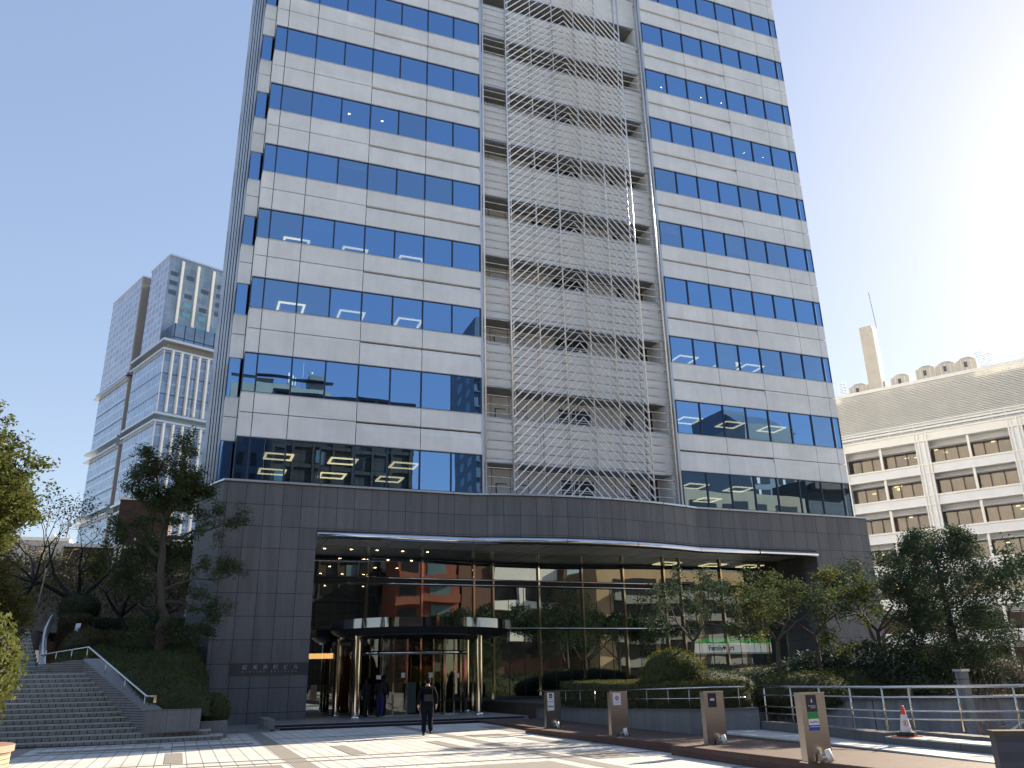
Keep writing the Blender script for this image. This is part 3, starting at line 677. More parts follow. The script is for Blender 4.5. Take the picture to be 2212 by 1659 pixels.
# two lowest steps sweep round to the right in a rounded end
def sweep(y0, x_end, dep, z0, z1):
    n = 10; pts = [(-.86, y0), (x_end-.35, y0+.28)]+[(x_end-.35+.35*math.sin(a), y0+.63-.35*math.cos(a)) for a in [math.pi/2*k/n for k in range(1, n+1)]]
    pts += [(x_end-.02, y0+dep), (-.86, y0+dep)]; return MB().prism(pts, z0, z1)
for (y0, xe, dp, z0, z1) in ((28.98, 1.48, 1.9, 0, RH), (29.3, 1.12, 1.5, RH+.001, 2*RH)):
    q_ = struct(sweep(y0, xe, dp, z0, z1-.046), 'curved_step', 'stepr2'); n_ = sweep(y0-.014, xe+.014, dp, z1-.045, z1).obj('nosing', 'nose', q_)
# upper flight
us = MB(); un = MB(); ur = MB()
for i in range(12):
    y = 35+.36*i; z = 2.085+i*.149
    us.box(-9, -4.72-.1*i, y+.012, y+.37, z-.3, z+.146); ur.box(-9, -4.72-.1*i, y, y+.0115, z, z+.12); un.box(-9, -4.715-.1*i, y-.01, y+.05, z+.11, z+.149)
us.box(-9, -5.8, 39.3, 46, 3.3, 3.87)
uf = struct(us, 'stairs', 'step'); un.obj('nosing', 'nose', uf); ur.obj('riser', 'stepr', uf)
# stepped brick side wall with sloping coping
wl = thing('stair_wall', 'dark ribbed brick wall with sloping granite coping beside the lower stairs', 'wall', (-1, 29.3, 0))
ci = Matrix.Translation(Vector((1, -29.3, 0)))
def wp(mb, name, m, root=wl, inv_=ci, smooth=False): o = mb.obj(name, m, root, smooth); o.matrix_parent_inverse = inv_; return o
A, B_, C_, D_ = (-.88, 29.3, .93), (-3.17, 33.6, 2.55), (-4.6, 33.9, 2.36), (-4.78, 35.0, 2.45)
path = [A, B_, (-3.7, 33.66, 2.50), (-4.2, 33.74, 2.43), C_, D_]
mb = MB()
for a, c in zip(path[:-1], path[1:]):
    dx, dy = c[0]-a[0], c[1]-a[1]; L = math.hypot(dx, dy); nx, ny = -dy/L*.02, dx/L*.02
    o_ = len(mb.v); k = .42
    # thick wall: outer face towards the stairs
    sx, sy = (dy/L*k, -dx/L*k) if False else (-(-dy/L)*k, -(dx/L)*k)
    mb.v += [(a[0], a[1], 0), (c[0], c[1], 0), (c[0], c[1], c[2]), (a[0], a[1], a[2]), (a[0]+sx, a[1]+sy, 0), (c[0]+sx, c[1]+sy, 0), (c[0]+sx, c[1]+sy, c[2]), (a[0]+sx, a[1]+sy, a[2])]
    mb.f += [tuple(i+o_ for i in f) for f in [(0, 1, 2, 3), (4, 7, 6, 5), (3, 2, 6, 7), (0, 3, 7, 4), (1, 5, 6, 2)]]
wp(mb, 'wall_face', 'bwall')
mb = MB(); mb.v = [(A[0]-.02, A[1]-.02, A[2]+.02), (A[0]+.5, A[1], A[2]+.02), (B_[0]+.5, B_[1]+.2, B_[2]+.02), (B_[0]-.02, B_[1]-.02, B_[2]+.02)]
mb.v += [(x, y, z-.06) for x, y, z in mb.v[:4]]; mb.f = [(0, 1, 2, 3), (0, 4, 5, 1), (0, 3, 7, 4), (3, 2, 6, 7)]
wp(mb, 'coping', 'plat')
# handrail
hr = thing('handrail', 'bright steel handrail climbing along the dark stair wall', 'handrail', (-.85, 29.4, 0)); hi = Matrix.Translation(Vector((.85, -29.4, 0)))
hp = [(-.62, 29.2, 1.22), (-.62, 29.2, 1.32), (-.87, 29.4, 1.33), (-3.07, 33.6, 2.95), (-4.62, 34.3, 2.72)]
wp(MB().tube(hp[1:], .032, 8), 'rail', 'rail', hr, hi, True); wp(MB().box(-.66, -.58, 29.16, 29.24, 1.14, 1.36), 'end_plate', 'brass_steel', hr, hi)
for (x, y, z0, z1) in ((-.92, 29.45, .95, 1.35), (-1.62, 30.85, 1.45, 1.86), (-2.35, 32.25, 1.98, 2.42), (-3.1, 33.6, 2.5, 2.95), (-3.6, 33.75, 2.5, 2.88), (-4.1, 33.95, 2.45, 2.80)):
    wp(MB().tube([(x, y, z0), (x, y, z1)], .017, 6), 'post', 'rail', hr, hi, True)
h2 = thing('handrail', 'curved shining handrail and metal side strip by the upper flight of stairs', 'handrail', (-4.6, 35, 2.3)); hi2 = Matrix.Translation(Vector((4.6, -35, -2.3)))
cv = [(-4.6, 34.9, 2.72), (-4.78, 35.7, 2.96), (-4.92, 36.6, 3.22), (-5.05, 37.5, 3.52), (-5.17, 38.5, 3.83), (-5.3, 39.8, 4.12), (-5.4, 41, 4.40), (-5.46, 42, 4.6)]
wp(MB().tube(cv, .05, 8), 'rail', 'cap', h2, hi2, True)
Lp = [(-4.74, 34.9, 2.42), (-5.02, 36.5, 3.13), (-5.25, 38.5, 3.83), (-5.42, 41, 4.45), (-5.47, 42, 4.61)]
Rp_ = [(-4.50, 34.9, 2.43), (-4.73, 36.2, 2.87), (-5.04, 38.2, 3.54), (-5.26, 40.6, 4.18), (-5.40, 42, 4.59)]
mb = MB()
for k in range(4):
    mb.quad(Lp[k], Rp_[k], Rp_[k+1], Lp[k+1]); q_ = lambda p: (p[0], p[1]+.05, p[2]-.12)
    mb.quad(q_(Lp[k]), q_(Lp[k+1]), Lp[k+1], Lp[k]); mb.quad(q_(Rp_[k]), Rp_[k], Rp_[k+1], q_(Rp_[k+1]))
wp(mb, 'side_strip', 'cap', h2, hi2)
sq = [(-4.05, 37.5, 3.43), (-3.91, 37.5, 3.40), (-4.03, 39.5, 4.13), (-4.22, 39.5, 4.12)]
mb = MB().add([(x, y, z) for x, y, z in sq]+[(x, y+.03, z-.15) for x, y, z in sq], [(0, 1, 2, 3), (4, 7, 6, 5), (0, 4, 5, 1), (1, 5, 6, 2), (2, 6, 7, 3), (3, 7, 4, 0)])
mb.obj('slide_strip', 'cap', None, label='short bright metal strip lying on the dark hedge slope', cat='metal strip')
# granite planter front, small planter
o = MB().box(-.88, .76, 29.26, 31.6, 2*RH-.01, .93).obj('stone_planter', 'pstoneX', None, label='large pale grey granite planter wall at the foot of the stair hedge', cat='planter')
o = MB().box(.80, 1.62, 30.2, 32.6, 0, .52).obj('stone_planter', 'plat', None, label='small dark granite planter between the curved steps and the podium', cat='planter')
mb = MB().blob((1.15, 31.2, .78), (.52, .85, .52), 3, 16, .06); shrub('shrub', 'small round green shrub in the small dark planter', 'shrub', mb, 'leaf_l', 5000, .03, 3)
# big clipped mound climbing behind the wall
def terrain(name, fn, x0, x1, y0, y1, nx, ny, m, **k):
    mb = MB()
    for j in range(ny+1):
        for i in range(nx+1):
            x = x0+(x1-x0)*i/nx; y = y0+(y1-y0)*j/ny; mb.v.append((x, y, fn(x, y)))
    for j in range(ny):
        for i in range(nx): a = j*(nx+1)+i; mb.f.append((a, a+1, a+nx+2, a+nx+1))
    return mb
def mound(x, y):
    t = min(1, max(0, (y-29.5)/9)); base = 1.0+2.1*t**.8
    ex = min(1, max(0, (.95-x+.35*math.sin(y*1.3))/1.0)); fl = 1-(1-ex)**2.4
    ey = min(1, (y-29.35)/.9) if y > 29.35 else 0; ey = 1-(1-ey)**2.4
    xl = -.75-(y-29.3)*.52 if y < 33.8 else -4.6; el = min(1, max(0, (x-xl)/.7)); el = 1-(1-el)**2
    return .7+(base-.35+.12*math.sin(x*2.1+y)*math.sin(y*1.7))*fl*ey*(.35+.65*el)
mb = terrain('m', mound, -4.9, 1.0, 29.36, 41, 40, 60, 'hedge')
mb.v = [(max(x, (-.75-(y-29.3)*.52) if y < 33.8 else -4.7), y, z) for x, y, z in mb.v]
shrub('clipped_hedge', 'broad dark green clipped hedge mound swelling over the granite planter below the big tree', 'hedge', mb, 'hedge', 60000, .032, 11, jit=.035)
mb = MB().blob((-3.55, 37.6, 3.0), (.85, 1.9, .75), 8, 18, .08).blob((-2.8, 38.6, 3.1), (1.0, 1.6, .6), 9, 18, .08)
shrub('clipped_hedge', 'brownish clipped hedge hump beside the curved shining handrail', 'hedge', mb, 'hedge_b', 22000, .034, 12)
mb = MB().box(-4.95, -3.9, 40.6, 42.2, 3.2, 4.5); shrub('clipped_hedge', 'upright brown hedge block at the head of the stairs', 'hedge', mb, 'hedge_b', 14000, .034, 13)
mb = MB().blob((-4.6, 43.4, 5.0), (.85, .8, .62), 5, 16, .08); shrub('round_shrub', 'round dark ball shrub on top of the hedge by the dark leaning trunk', 'shrub', mb, 'leaf_d', 7000, .035, 14)
mb = MB().box(-3.7, .0, 42.3, 43.0, 3.2, 4.45); shrub('clipped_hedge', 'long dark hedge above the granite retaining wall', 'hedge', mb, 'leaf_d', 22000, .04, 15)
MB().prism([(-3.6, 41.2), (.05, 40.9), (.05, 42.2), (-3.6, 42.4)], 0, 3.85).obj('retaining_wall', 'granite', None, label='smooth dark granite retaining wall left of the podium behind the tree', cat='wall')
# terrace and slope behind
def hill(x, y):
    z = 3.8 if y < 46 else 3.8+min(9, (y-46)*.22)
    return z+.25*math.sin(x*.7)*math.sin(y*.5)+(0 if x > -30 else 0)
mb = terrain('h', hill, -60, -.1, 42.2, 84, 50, 40, 'slope'); struct(mb, 'hillside', 'slope')
g = np.random.default_rng(5)
pts = [(x, y, hill(x, y)+h) for x, y, h in zip(g.uniform(-22, -.3, 2600), g.uniform(50, 74, 2600), g.uniform(.1, 1.9, 2600))]
br_ = MB()
for (x, y, z) in pts[:1500]:
    a = g.uniform(0, 6.28); l_ = g.uniform(.6, 2.0); br_.tube([(x, y, z-.6), (x+math.cos(a)*l_*.5, y+math.sin(a)*l_*.5, z+l_*.5-.3), (x+math.cos(a)*l_*1.1, y+math.sin(a)*l_, z+l_*.6-.3)], [.03, .022, .008], 3, False)
br_.obj('dry_brush', 'twig', None, kind='stuff', label='tangle of pale dry brush covering the hillside', cat='brush')
leafobj('undergrowth', leaves([(x, y, z) for x, y, z in pts[1500:]], .9, 14, .10, 6), 'leaf_l', kind='stuff', label='low green undergrowth on the hillside', cat='undergrowth')

# ------------------------------------------------ trees
def branch(mb, tips, p, d, L, r, depth, g, spread=.6, up=.1, seg=3, nk=(2, 3), shrink=.72):
    pts = [Vector(p)]; rad = [r]
    for i in range(seg):
        d = (d+Vector(g.normal(size=3))*.13+Vector((0, 0, up*.3))).normalized(); pts.append(pts[-1]+d*L/seg); rad.append(r*(1-.38*(i+1)/seg))
    mb.tube(pts, rad, 5 if r < .05 else 7, False)
    if depth == 0: tips.append(tuple(pts[-1])); tips.append(tuple(pts[-2])); return
    if depth <= 2: tips.append(tuple(pts[-1]))
    for _ in range(g.integers(nk[0], nk[1]+1)):
        nd = (d+Vector(g.normal(size=3))*spread+Vector((0, 0, up))).normalized()
        branch(mb, tips, pts[-1], nd, L*shrink*g.uniform(.8, 1.15), rad[-1]*.72, depth-1, g, spread, up, seg, nk, shrink)
def tree(name, label, loc, h_tr, r_tr, L, depth, lm, per, lsz, sprd, seed, group=None, lean=(0, 0, 1), bark='bark', spread=.6, up=.15, leafy=True, nk=(2, 3), scale=(1, 1, 1), cat='tree', shrink=.72):
    g = np.random.default_rng(seed); t = thing(name, label, cat, loc, group=group); mb = MB(); tips = []
    d = Vector(lean).normalized(); p = Vector((0, 0, -.1)); pts = [p]; rad = [r_tr*1.25]
    for i in range(4):
        d = (d+Vector(g.normal(size=3))*.05).normalized(); p = p+d*h_tr/4; pts.append(p); rad.append(r_tr*(1-.1*i))
    mb.tube(pts, rad, 9, False)
    for k in range(nk[1]+1):
        a = 2*math.pi*k/(nk[1]+1)+g.uniform(0, .6); nd = Vector((math.cos(a)*spread*1.2, math.sin(a)*spread*1.2, .7+up)).normalized()
        branch(mb, tips, pts[-1], nd, L, rad[-1]*.7, depth, g, spread, up, 3, nk, shrink)
    mb.obj('trunk', bark, t, True)
    if leafy: leafobj('crown', leaves(tips, sprd, per, lsz, seed+1, .8), lm, t)
    t.scale = scale; return t, tips
# the large camphor-like tree in front of the tower's left corner, limbs laid out as in the photo
sk = {'trunk': ([(-.79,36,2.1),(-.83,36,3.09),(-.89,36,3.78),(-.74,36,4.13),(-.95,36,4.52),(-.97,36,4.95),(-1.11,35.98,5.84),(-1.12,36,6.38),(-1.17,36,6.92),(-1.18,36,7.47),(-1.16,36,7.92)], .21, .11),
'topL': ([(-1.16,36,7.92),(-1.38,36.2,8.32),(-1.55,36.4,8.92),(-1.72,36.5,9.78),(-1.85,36.5,10.59)], .10, .02), 'topL2': ([(-1.55,36.4,8.92),(-1.97,36.1,9.27),(-2.34,35.8,9.47)], .05, .012),
'topM': ([(-1.16,36,7.92),(-.93,35.8,8.65),(-.82,35.7,9.27),(-.79,35.7,9.97),(-.68,35.6,10.93)], .10, .02), 'topR': ([(-1.03,36,8.27),(-.72,36.3,8.66),(-.4,36.6,8.99),(0,36.8,8.9)], .07, .02),
'R2': ([(-.79,35.8,9.27),(-.5,36,9.21),(-.17,36.1,9.51)], .04, .012), 'limbR': ([(-1.03,36,7.07),(-.88,35.9,7.28),(-.5,35.8,7.24),(-.1,35.6,7.48),(.5,35.4,7.51),(.97,35.3,7.75),(1.44,35.2,7.85)], .085, .015),
'limbL': ([(-1.2,36,6.45),(-1.49,35.9,6.62),(-1.81,35.7,7.04),(-2.2,35.5,7.24),(-2.55,35.5,7.37),(-2.88,35.4,7.35)], .09, .015), 'limbL2': ([(-1.72,35.8,6.9),(-2.11,36.1,7.03),(-2.4,36.3,6.94)], .04, .012),
'lowR': ([(-.98,36,5.13),(-.56,35.7,5.35),(.17,35.4,5.58),(.87,35.2,5.52),(1.39,35.1,5.6)], .06, .012), 'lowR2': ([(-.98,36,5.41),(-.72,36.2,5.85),(-.44,36.4,6.11),(0,36.6,5.9)], .05, .012),
'lowL': ([(-1.06,36,5.27),(-1.49,36.2,5.26),(-2,36.4,5.32),(-2.34,36.4,5.45)], .05, .012), 'knL': ([(-1.02,36,4.43),(-1.44,35.9,4.43),(-1.79,35.8,4.6)], .06, .03),
'knR': ([(-.81,36,4.74),(-.25,35.8,4.71),(.38,35.7,4.45),(.91,35.6,4.36)], .06, .015), 'b1': ([(-.83,36,3.0),(-1.2,35.8,3.2),(-1.6,35.6,3.3)], .03, .01), 'b2': ([(-.83,36,3.0),(-.4,35.7,3.3),(.2,35.5,3.4),(.6,35.4,3.5)], .03, .01)}
g = np.random.default_rng(21); mb = MB(); tips = []; lowtips = []
for k, (pts, a, c) in sk.items():
    n = len(pts); q = [Vector(p) for p in pts]; mb.tube(q, [a+(c-a)*i/(n-1) for i in range(n)], 10 if k == 'trunk' else 7, False)
    if k == 'trunk': continue
    for i in range(1, n):
        dense = 2 if k in ('topL', 'topM', 'topR', 'R2', 'topL2') else 1
        if k.startswith('limb') or k.startswith('low') or k.startswith('kn'):
            if i < n*.45: continue
        for _ in range(4*dense):
            d = (Vector(g.normal(size=3))*.8+(q[i]-q[i-1]).normalized()*.5+Vector((0, 0, .35))).normalized()
            branch(mb, tips, q[i]+(q[i-1]-q[i])*g.random()*.8, d, .5, .018, 1, g, .6, .1, 2, (2, 3), .75)
ct = thing('camphor_tree', 'tall gnarled evergreen tree with crooked limbs rising from the hedge mound', 'tree', (-.79, 36, 2.1)); ti = Matrix.Translation(Vector((.79, -36, -2.1)))
o = mb.obj('trunk', 'bark', ct, True); o.matrix_parent_inverse = ti
o = leafobj('crown', leaves(tips, .30, 30, .058, 22, .8, ratio=.36), 'leaf', ct); o.matrix_parent_inverse = ti
# trees at the left edge
def clump_tree(name, label, loc, trunk_h, ells, n, per, lsz, sprd, lm, seed, bark='bark', r_tr=.2):
    g = np.random.default_rng(seed); t = thing(name, label, 'tree', loc); mb = MB(); cc = []
    for (cx, cy, cz, rx, ry, rz) in ells:
        for _ in range(n):
            d = g.normal(size=3); d /= np.linalg.norm(d); q = g.uniform(.45, 1.0)**.6*(1+.16*math.sin(d[0]*7+d[2]*5+cx)+.1*math.sin(d[1]*9+d[2]*8))
            if math.sin(d[0]*5+d[2]*9+cz)+math.sin(d[1]*8-d[2]*4) > 1.45: continue
            cc.append((cx+d[0]*rx*q, cy+d[1]*ry*q, cz+d[2]*rz*q))
        p0 = Vector((0, 0, trunk_h*.5)); c_ = Vector((cx, cy, cz)); mb.tube([p0, (p0+c_)*.5+Vector((0, 0, -.2)), c_], [r_tr*.6, r_tr*.4, .03], 6, False)
        for k in range(7): e_ = cc[-1-k*9]; mb.tube([c_-Vector((0, 0, rz*.3)), Vector(e_)], [.05, .015], 5, False)
    mb.tube([(0, 0, -.2), (.05, 0, trunk_h*.6), (0, .05, trunk_h)], [r_tr, r_tr*.85, r_tr*.6], 9, False)
    mb.obj('trunk', bark, t, True); leafobj('crown', leaves(cc, sprd, per, lsz, seed+1, .8), lm, t); return t
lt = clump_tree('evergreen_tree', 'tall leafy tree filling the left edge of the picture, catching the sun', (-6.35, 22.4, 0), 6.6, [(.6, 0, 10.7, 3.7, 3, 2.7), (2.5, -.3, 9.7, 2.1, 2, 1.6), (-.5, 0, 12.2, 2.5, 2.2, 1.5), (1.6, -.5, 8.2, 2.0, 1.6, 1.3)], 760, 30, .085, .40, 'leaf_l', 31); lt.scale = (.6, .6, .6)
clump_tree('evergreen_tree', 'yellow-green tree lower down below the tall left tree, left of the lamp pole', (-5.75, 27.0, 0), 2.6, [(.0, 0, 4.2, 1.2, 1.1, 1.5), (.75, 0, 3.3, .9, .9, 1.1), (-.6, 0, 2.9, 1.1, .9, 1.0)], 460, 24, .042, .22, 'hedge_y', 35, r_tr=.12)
clump_tree('evergreen_tree', 'dark tree at the far left standing behind the stairs', (-10.4, 42.5, 3.8), 2.2, [(0, 0, 2.4, 2.3, 1.6, 2.1), (1.5, .5, 1.2, 1.3, 1.2, 1.1)], 380, 20, .065, .32, 'leaf_d', 33)
tree('leaning_tree', 'thin dark leaning trunk with sparse leaves left of the upper stairs', (-8.1, 46.5, 3.8), 3.0, .12, 1.8, 3, 'leaf_l', 8, .07, .6, 38, lean=(.28, 0, 1), bark='bark_dark', spread=.55)
for (x, y, s_, sd_, lab) in ((-5.0, 46.8, 1.0, 41, 'bare black cherry tree with a thick forked trunk left of the big evergreen'), (-3.3, 48.5, .72, 44, 'smaller bare dark tree just right of the forked cherry tree'), (-1.3, 47.5, .6, 47, 'thin dark tree close to the left corner of the podium')):
    tree('bare_tree', lab, (x, y, 3.8), 1.9*s_, .26*s_, 2.0*s_, 5, None, 0, 0, 0, sd_, 'bare trees behind the left hedges', bark='bark_dark', spread=.75, up=.02, leafy=False)
tree('evergreen_tree', 'small olive-green tree in front of the brown brick building', (-4.0, 56, 5.2), 1.3, .12, 1.3, 3, 'leaf_l', 14, .10, .6, 51)
tree('evergreen_tree', 'dark bushy tree between the brick building and the podium corner', (-1.1, 52, 4.6), 1.2, .12, 1.5, 4, 'leaf', 12, .10, .6, 53)
# lamp pole behind the stairs
lp = thing('lamp_pole', 'thin grey pole standing behind the top of the stairs', 'pole', (-6.5, 44, 3.8)); MB().tube([(0, 0, 0), (.22, 0, 2.9)], .035, 8).obj('pole', 'steel', lp); MB().tube([(.22, 0, 2.88), (.24, 0, 3.05)], .07, 8).obj('lamp_head', 'steel', lp)
# round brick planter, bottom left, with bush
rp = MB().lathe(-3.35, 14.9, [(1.15, 0), (1.15, .78)], 40); rt = thing('round_planter', 'sunlit round brick planter cut off by the left edge', 'planter', (-3.35, 14.9, 0)); ri = Matrix.Translation(Vector((3.35, -14.9, 0)))
M['rbrick'] = brick('round_planter_brick', (.36, .27, .19), (.33, .25, .18), (.13, .09, .06), 50, .062, .008, 'XZ', (0, 0), 0, .7, .12, 6)
M['rcap'] = mat('round_planter_cap', (.30, .20, .15), .55, 0, .1, 5)
for o in (rp.obj('wall', 'rbrick', rt, True), MB().lathe(-3.35, 14.9, [(1.19, .78), (1.19, .87), (.01, .87)], 40).obj('rim', 'rcap', rt)): o.matrix_parent_inverse = ri
mb = MB().blob((-3.5, 14.9, 1.9), (1.05, 1.1, 1.25), 4, 18, .1); shrub('bush', 'bright yellow-green bush growing in the round brick planter', 'bush', mb, 'leaf_l', 16000, .045, 61, jit=.08)

# ================================================================== RIGHT: PLANTER WALL, HEDGES, KERBS, RAILS
def wall_path(pts, th, z0, z1f, root, name, m, inv_=None, side=1):
    for a, c in zip(pts[:-1], pts[1:]):
        dx, dy = c[0]-a[0], c[1]-a[1]; L = math.hypot(dx, dy); nx, ny = -dy/L*th*side, dx/L*th*side
        q = [(a[0], a[1]), (c[0], c[1]), (c[0]+nx, c[1]+ny), (a[0]+nx, a[1]+ny)]
        MB().prism(q, z0, z1f).obj(name, m, root)
pw = thing('planter_wall', 'low grey granite planter wall running behind the steel sign pillars', 'wall')
WP = [(13.9, 33.6), (13.75, 30.8), (12.95, 24.2), (12.62, 19.9), (14.1, 19.05)]
zw = lambda p: .52+(31-p[1])*.024
wall_path(WP, .25, -.1, lambda p: zw(p)-.05, pw, 'wall', 'pstone', side=1)
for a, c in zip(WP[:-1], WP[1:]):
    dx, dy = c[0]-a[0], c[1]-a[1]; L = math.hypot(dx, dy); n1 = (dy/L*.03, -dx/L*.03); n2 = (-dy/L*.3, dx/L*.3)
    MB().prism([(a[0]+n1[0], a[1]+n1[1]), (c[0]+n1[0], c[1]+n1[1]), (c[0]+n2[0], c[1]+n2[1]), (a[0]+n2[0], a[1]+n2[1])], lambda p: zw(p)-.05, zw).obj('coping', 'gstone', pw)
# rail on the planter wall
def railing(root, pts, posts, bars, hz, rtop=.024, rbar=.014, rpost=.018):
    for z_off, rr in [(0, rtop)]+[(-bb, rbar) for bb in bars]:
        MB().tube([(x, y, z+z_off) for x, y, z in pts], rr, 8).obj('rail', 'rail', root, True)
    for (x, y, z0, z1) in posts: MB().tube([(x, y, z0), (x, y, z1)], rpost, 6).obj('post', 'steel', root, True)
r1_ = thing('railing', 'thin two-bar railing on top of the grey planter wall', 'railing')
rp_ = [(13.95, 33.6, 1.12), (13.82, 30.8, 1.14), (13.02, 24.2, 1.22), (12.70, 20.0, 1.30), (13.2, 19.65, 1.31), (13.9, 19.25, 1.31)]
ps_ = [(x, y, zw((x, y)), z) for x, y, z in ((13.9, 32.4, 1.13), (13.75, 30.3, 1.14), (13.55, 28.6, 1.16), (13.35, 27, 1.18), (13.18, 25.5, 1.2), (13.0, 24.1, 1.22), (12.92, 22.7, 1.25), (12.8, 21.3, 1.28), (12.72, 20.1, 1.3), (13.75, 19.35, 1.3))]
railing(r1_, rp_, ps_, [.26], 0)
# soil behind the wall
struct(MB().prism([(14.2, 33.6), (13.95, 30.8), (13.2, 24.2), (12.9, 20.1), (14.2, 19.3), (19, 23), (33, 30), (37, 38), (33.4, 41.4), (14.0, 41.4)], -.1, .62), 'planting_bed', 'soil')
def boxhedge(name, label, poly, z0, z1, lm, n, size, seed):
    mb = MB().prism(poly, z0, z1); return shrub(name, label, 'hedge', mb, lm, n, size, seed, jit=.03)
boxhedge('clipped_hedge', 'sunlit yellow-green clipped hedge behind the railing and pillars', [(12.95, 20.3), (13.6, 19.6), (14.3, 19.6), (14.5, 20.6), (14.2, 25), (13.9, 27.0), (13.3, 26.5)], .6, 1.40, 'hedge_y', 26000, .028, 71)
boxhedge('clipped_hedge', 'darker green clipped hedge left of the yellow one, in front of the glass', [(13.45, 27.2), (14.0, 27.2), (17.5, 28), (18, 31.5), (14.4, 32.2), (14.0, 30.8)], .55, 1.42, 'hedge', 22000, .03, 72)
mb = MB().blob((14.2, 23.2, 1.35), (1.0, 1.0, .98), 6, 22, .03); shrub('round_shrub', 'round clipped ball shrub with a sunlit right rim above the yellow hedge', 'shrub', mb, 'leaf_l', 16000, .03, 73)
mb = MB().blob((18.8, 29, .8), (3.2, 2.0, .98), 7, 22, .05).blob((22.6, 28.6, .75), (2.6, 2.0, 1.1), 8, 20, .05)
shrub('clipped_hedge', 'low dark green mound of clipped azaleas before the shop window', 'hedge', mb, 'leaf_d', 34000, .036, 74)
mb = MB().blob((23.5, 34.0, .9), (4.6, 1.8, 1.1), 9, 22, .04); shrub('clipped_hedge', 'reddish-brown clipped mound under the shop window', 'hedge', mb, 'hedge_b', 20000, .036, 75)
mb = MB().blob((16.6, 20.3, 1.05), (1.5, 1.0, .55), 10, 18, .06).blob((18.8, 21.3, .95), (1.6, 1.2, .7), 12, 18, .08)
shrub('clipped_hedge', 'dark green low hedge directly behind the long right railing', 'hedge', mb, 'hedge', 24000, .03, 76)
# glossy aucuba shrub
g = np.random.default_rng(81); cc = []
for _ in range(1100):
    a = g.uniform(0, 6.28); q = g.uniform(0, 1)**.5; ph = g.uniform(0, 1.5)
    cc.append((20.1+3.1*q*math.cos(a)*.95+.4, 21.5+1.6*q*math.sin(a)-1.9*q*math.cos(a), 1.0+1.45*math.sqrt(max(0, 1-q*q))*g.uniform(.15, 1.05)))
gs = thing('broadleaf_shrub', 'wide shrub with large glossy grey-green leaves beneath the cedar', 'shrub', (20.5, 21.6, .6)); gi = Matrix.Translation(Vector((-20.5, -21.6, -.6)))
o = leafobj('foliage', leaves(cc, .22, 16, .07, 82, .8, up=.9, ratio=.42), 'leaf_g', gs); o.matrix_parent_inverse = gi
o = MB().blob((20.3, 21.7, 1.0), (1.3, 1.2, .9), 9, 18, .05).obj('core', 'core', gs, True); o.matrix_parent_inverse = gi
# bare reddish bushes
def twigbush(label, x, y, z, w_, h_, n, seed, m='redtwig'):
    g = np.random.default_rng(seed); mb = MB(); tips = []
    for _ in range(n):
        d = Vector((g.normal()*.5, g.normal()*.5, 1)).normalized(); branch(mb, tips, (g.normal()*w_*.4, g.normal()*w_*.4, 0), d, h_*.5, .014, 2, g, .45, .1, 2, (2, 3), .7)
    t = thing('bare_bush', label, 'bush', (x, y, z)); mb.obj('twigs', m, t); return t
twigbush('fine reddish-brown bare bush at the right behind the railing', 22.6, 18.9, .5, 1.3, 2.4, 34, 91)
twigbush('bare spindly bush growing below the long railing near the hand rails', 18.6, 16.0, -.6, .9, 2.0, 20, 92, 'twig')
twigbush('brownish bare bush at the right edge beyond the small stone pier', 24.6, 18.3, .5, 1.1, 2.6, 26, 94)
# trees in the bed
for (n_, lab, az_, r_, zb, ht, L_, lm, per, seed, sc_) in (
    ('clipped_tree', 'small open-crowned evergreen tree in front of the shop sign, the leftmost of the bed', 32.55, 28, .7, 2.0, 1.12, 'leaf_d', 26, 101, 1),
    ('clipped_tree', 'slim tree with sunlit yellow top left of the tall grey podium pier', 38.0, 27, .7, 1.9, 1.15, 'leaf', 32, 103, 1),
    ('clipped_tree', 'bushy tree with olive crown overlapping the right end of the podium', 40.6, 28.5, .7, 2.0, 1.25, 'leaf_l', 34, 105, 1.05),
    ('clipped_tree', 'leaning broad evergreen between the podium end and the white building', 43.7, 30, .7, 2.1, 1.3, 'leaf_d', 34, 107, 1.05)):
    tree(n_, lab, (r_*math.sin(R(az_)), r_*math.cos(R(az_)), zb), ht*1.02, .085, L_*.74, 4, lm, per//3+2, .046, .27, seed, None, spread=.8, up=.12, scale=(sc_, sc_, sc_))
# dense conifer-like evergreen
g = np.random.default_rng(111); cc = []; px, py = 28.8*math.sin(R(48.2)), 28.8*math.cos(R(48.2))
for _ in range(1500):
    z = g.uniform(1.6, 6.3); ww = 1.75*min(1, (6.6-z)/1.3)**.5*min(1, .55+(z-1.4)/2.2)*(1+.15*math.sin(z*3.1)); a = g.uniform(0, 6.28); q = ww*g.uniform(.5, 1.08)
    if (math.sin(a*2+z*1.9) > .93): continue
    cc.append((q*math.cos(a), q*math.sin(a), z))
ct2 = thing('evergreen_tree', 'dense dark rounded evergreen standing in front of the white building', 'tree', (px, py, .4))
MB().tube([(0, 0, 0), (.05, 0, 2), (0, .1, 5.4)], [.2, .15, .05], 9).obj('trunk', 'bark_dark', ct2, True)
leafobj('crown', leaves(cc, .28, 34, .045, 112, .8), 'leaf_d', ct2); ct2.scale = (.84, .84, .84)
tree('evergreen_tree', 'evergreen tree cut off by the right edge beyond the bare bush', (23.2, 16.4, .3), 2.2, .12, 1.15, 4, 'leaf_d', 14, .06, .4, 115)
clump_tree('evergreen_tree', 'unseen tall tree added beyond the right edge to shade the brown deck', (30.6, 16.6, .3), 4.0, [(0, 0, 6.6, 2.2, 2.4, 2.9), (.5, -3.2, 5.6, 2.2, 2.2, 2.4)], 420, 20, .07, .34, 'leaf_d', 121)  # out-of-view tree, put in so its crown keeps sun off the deck
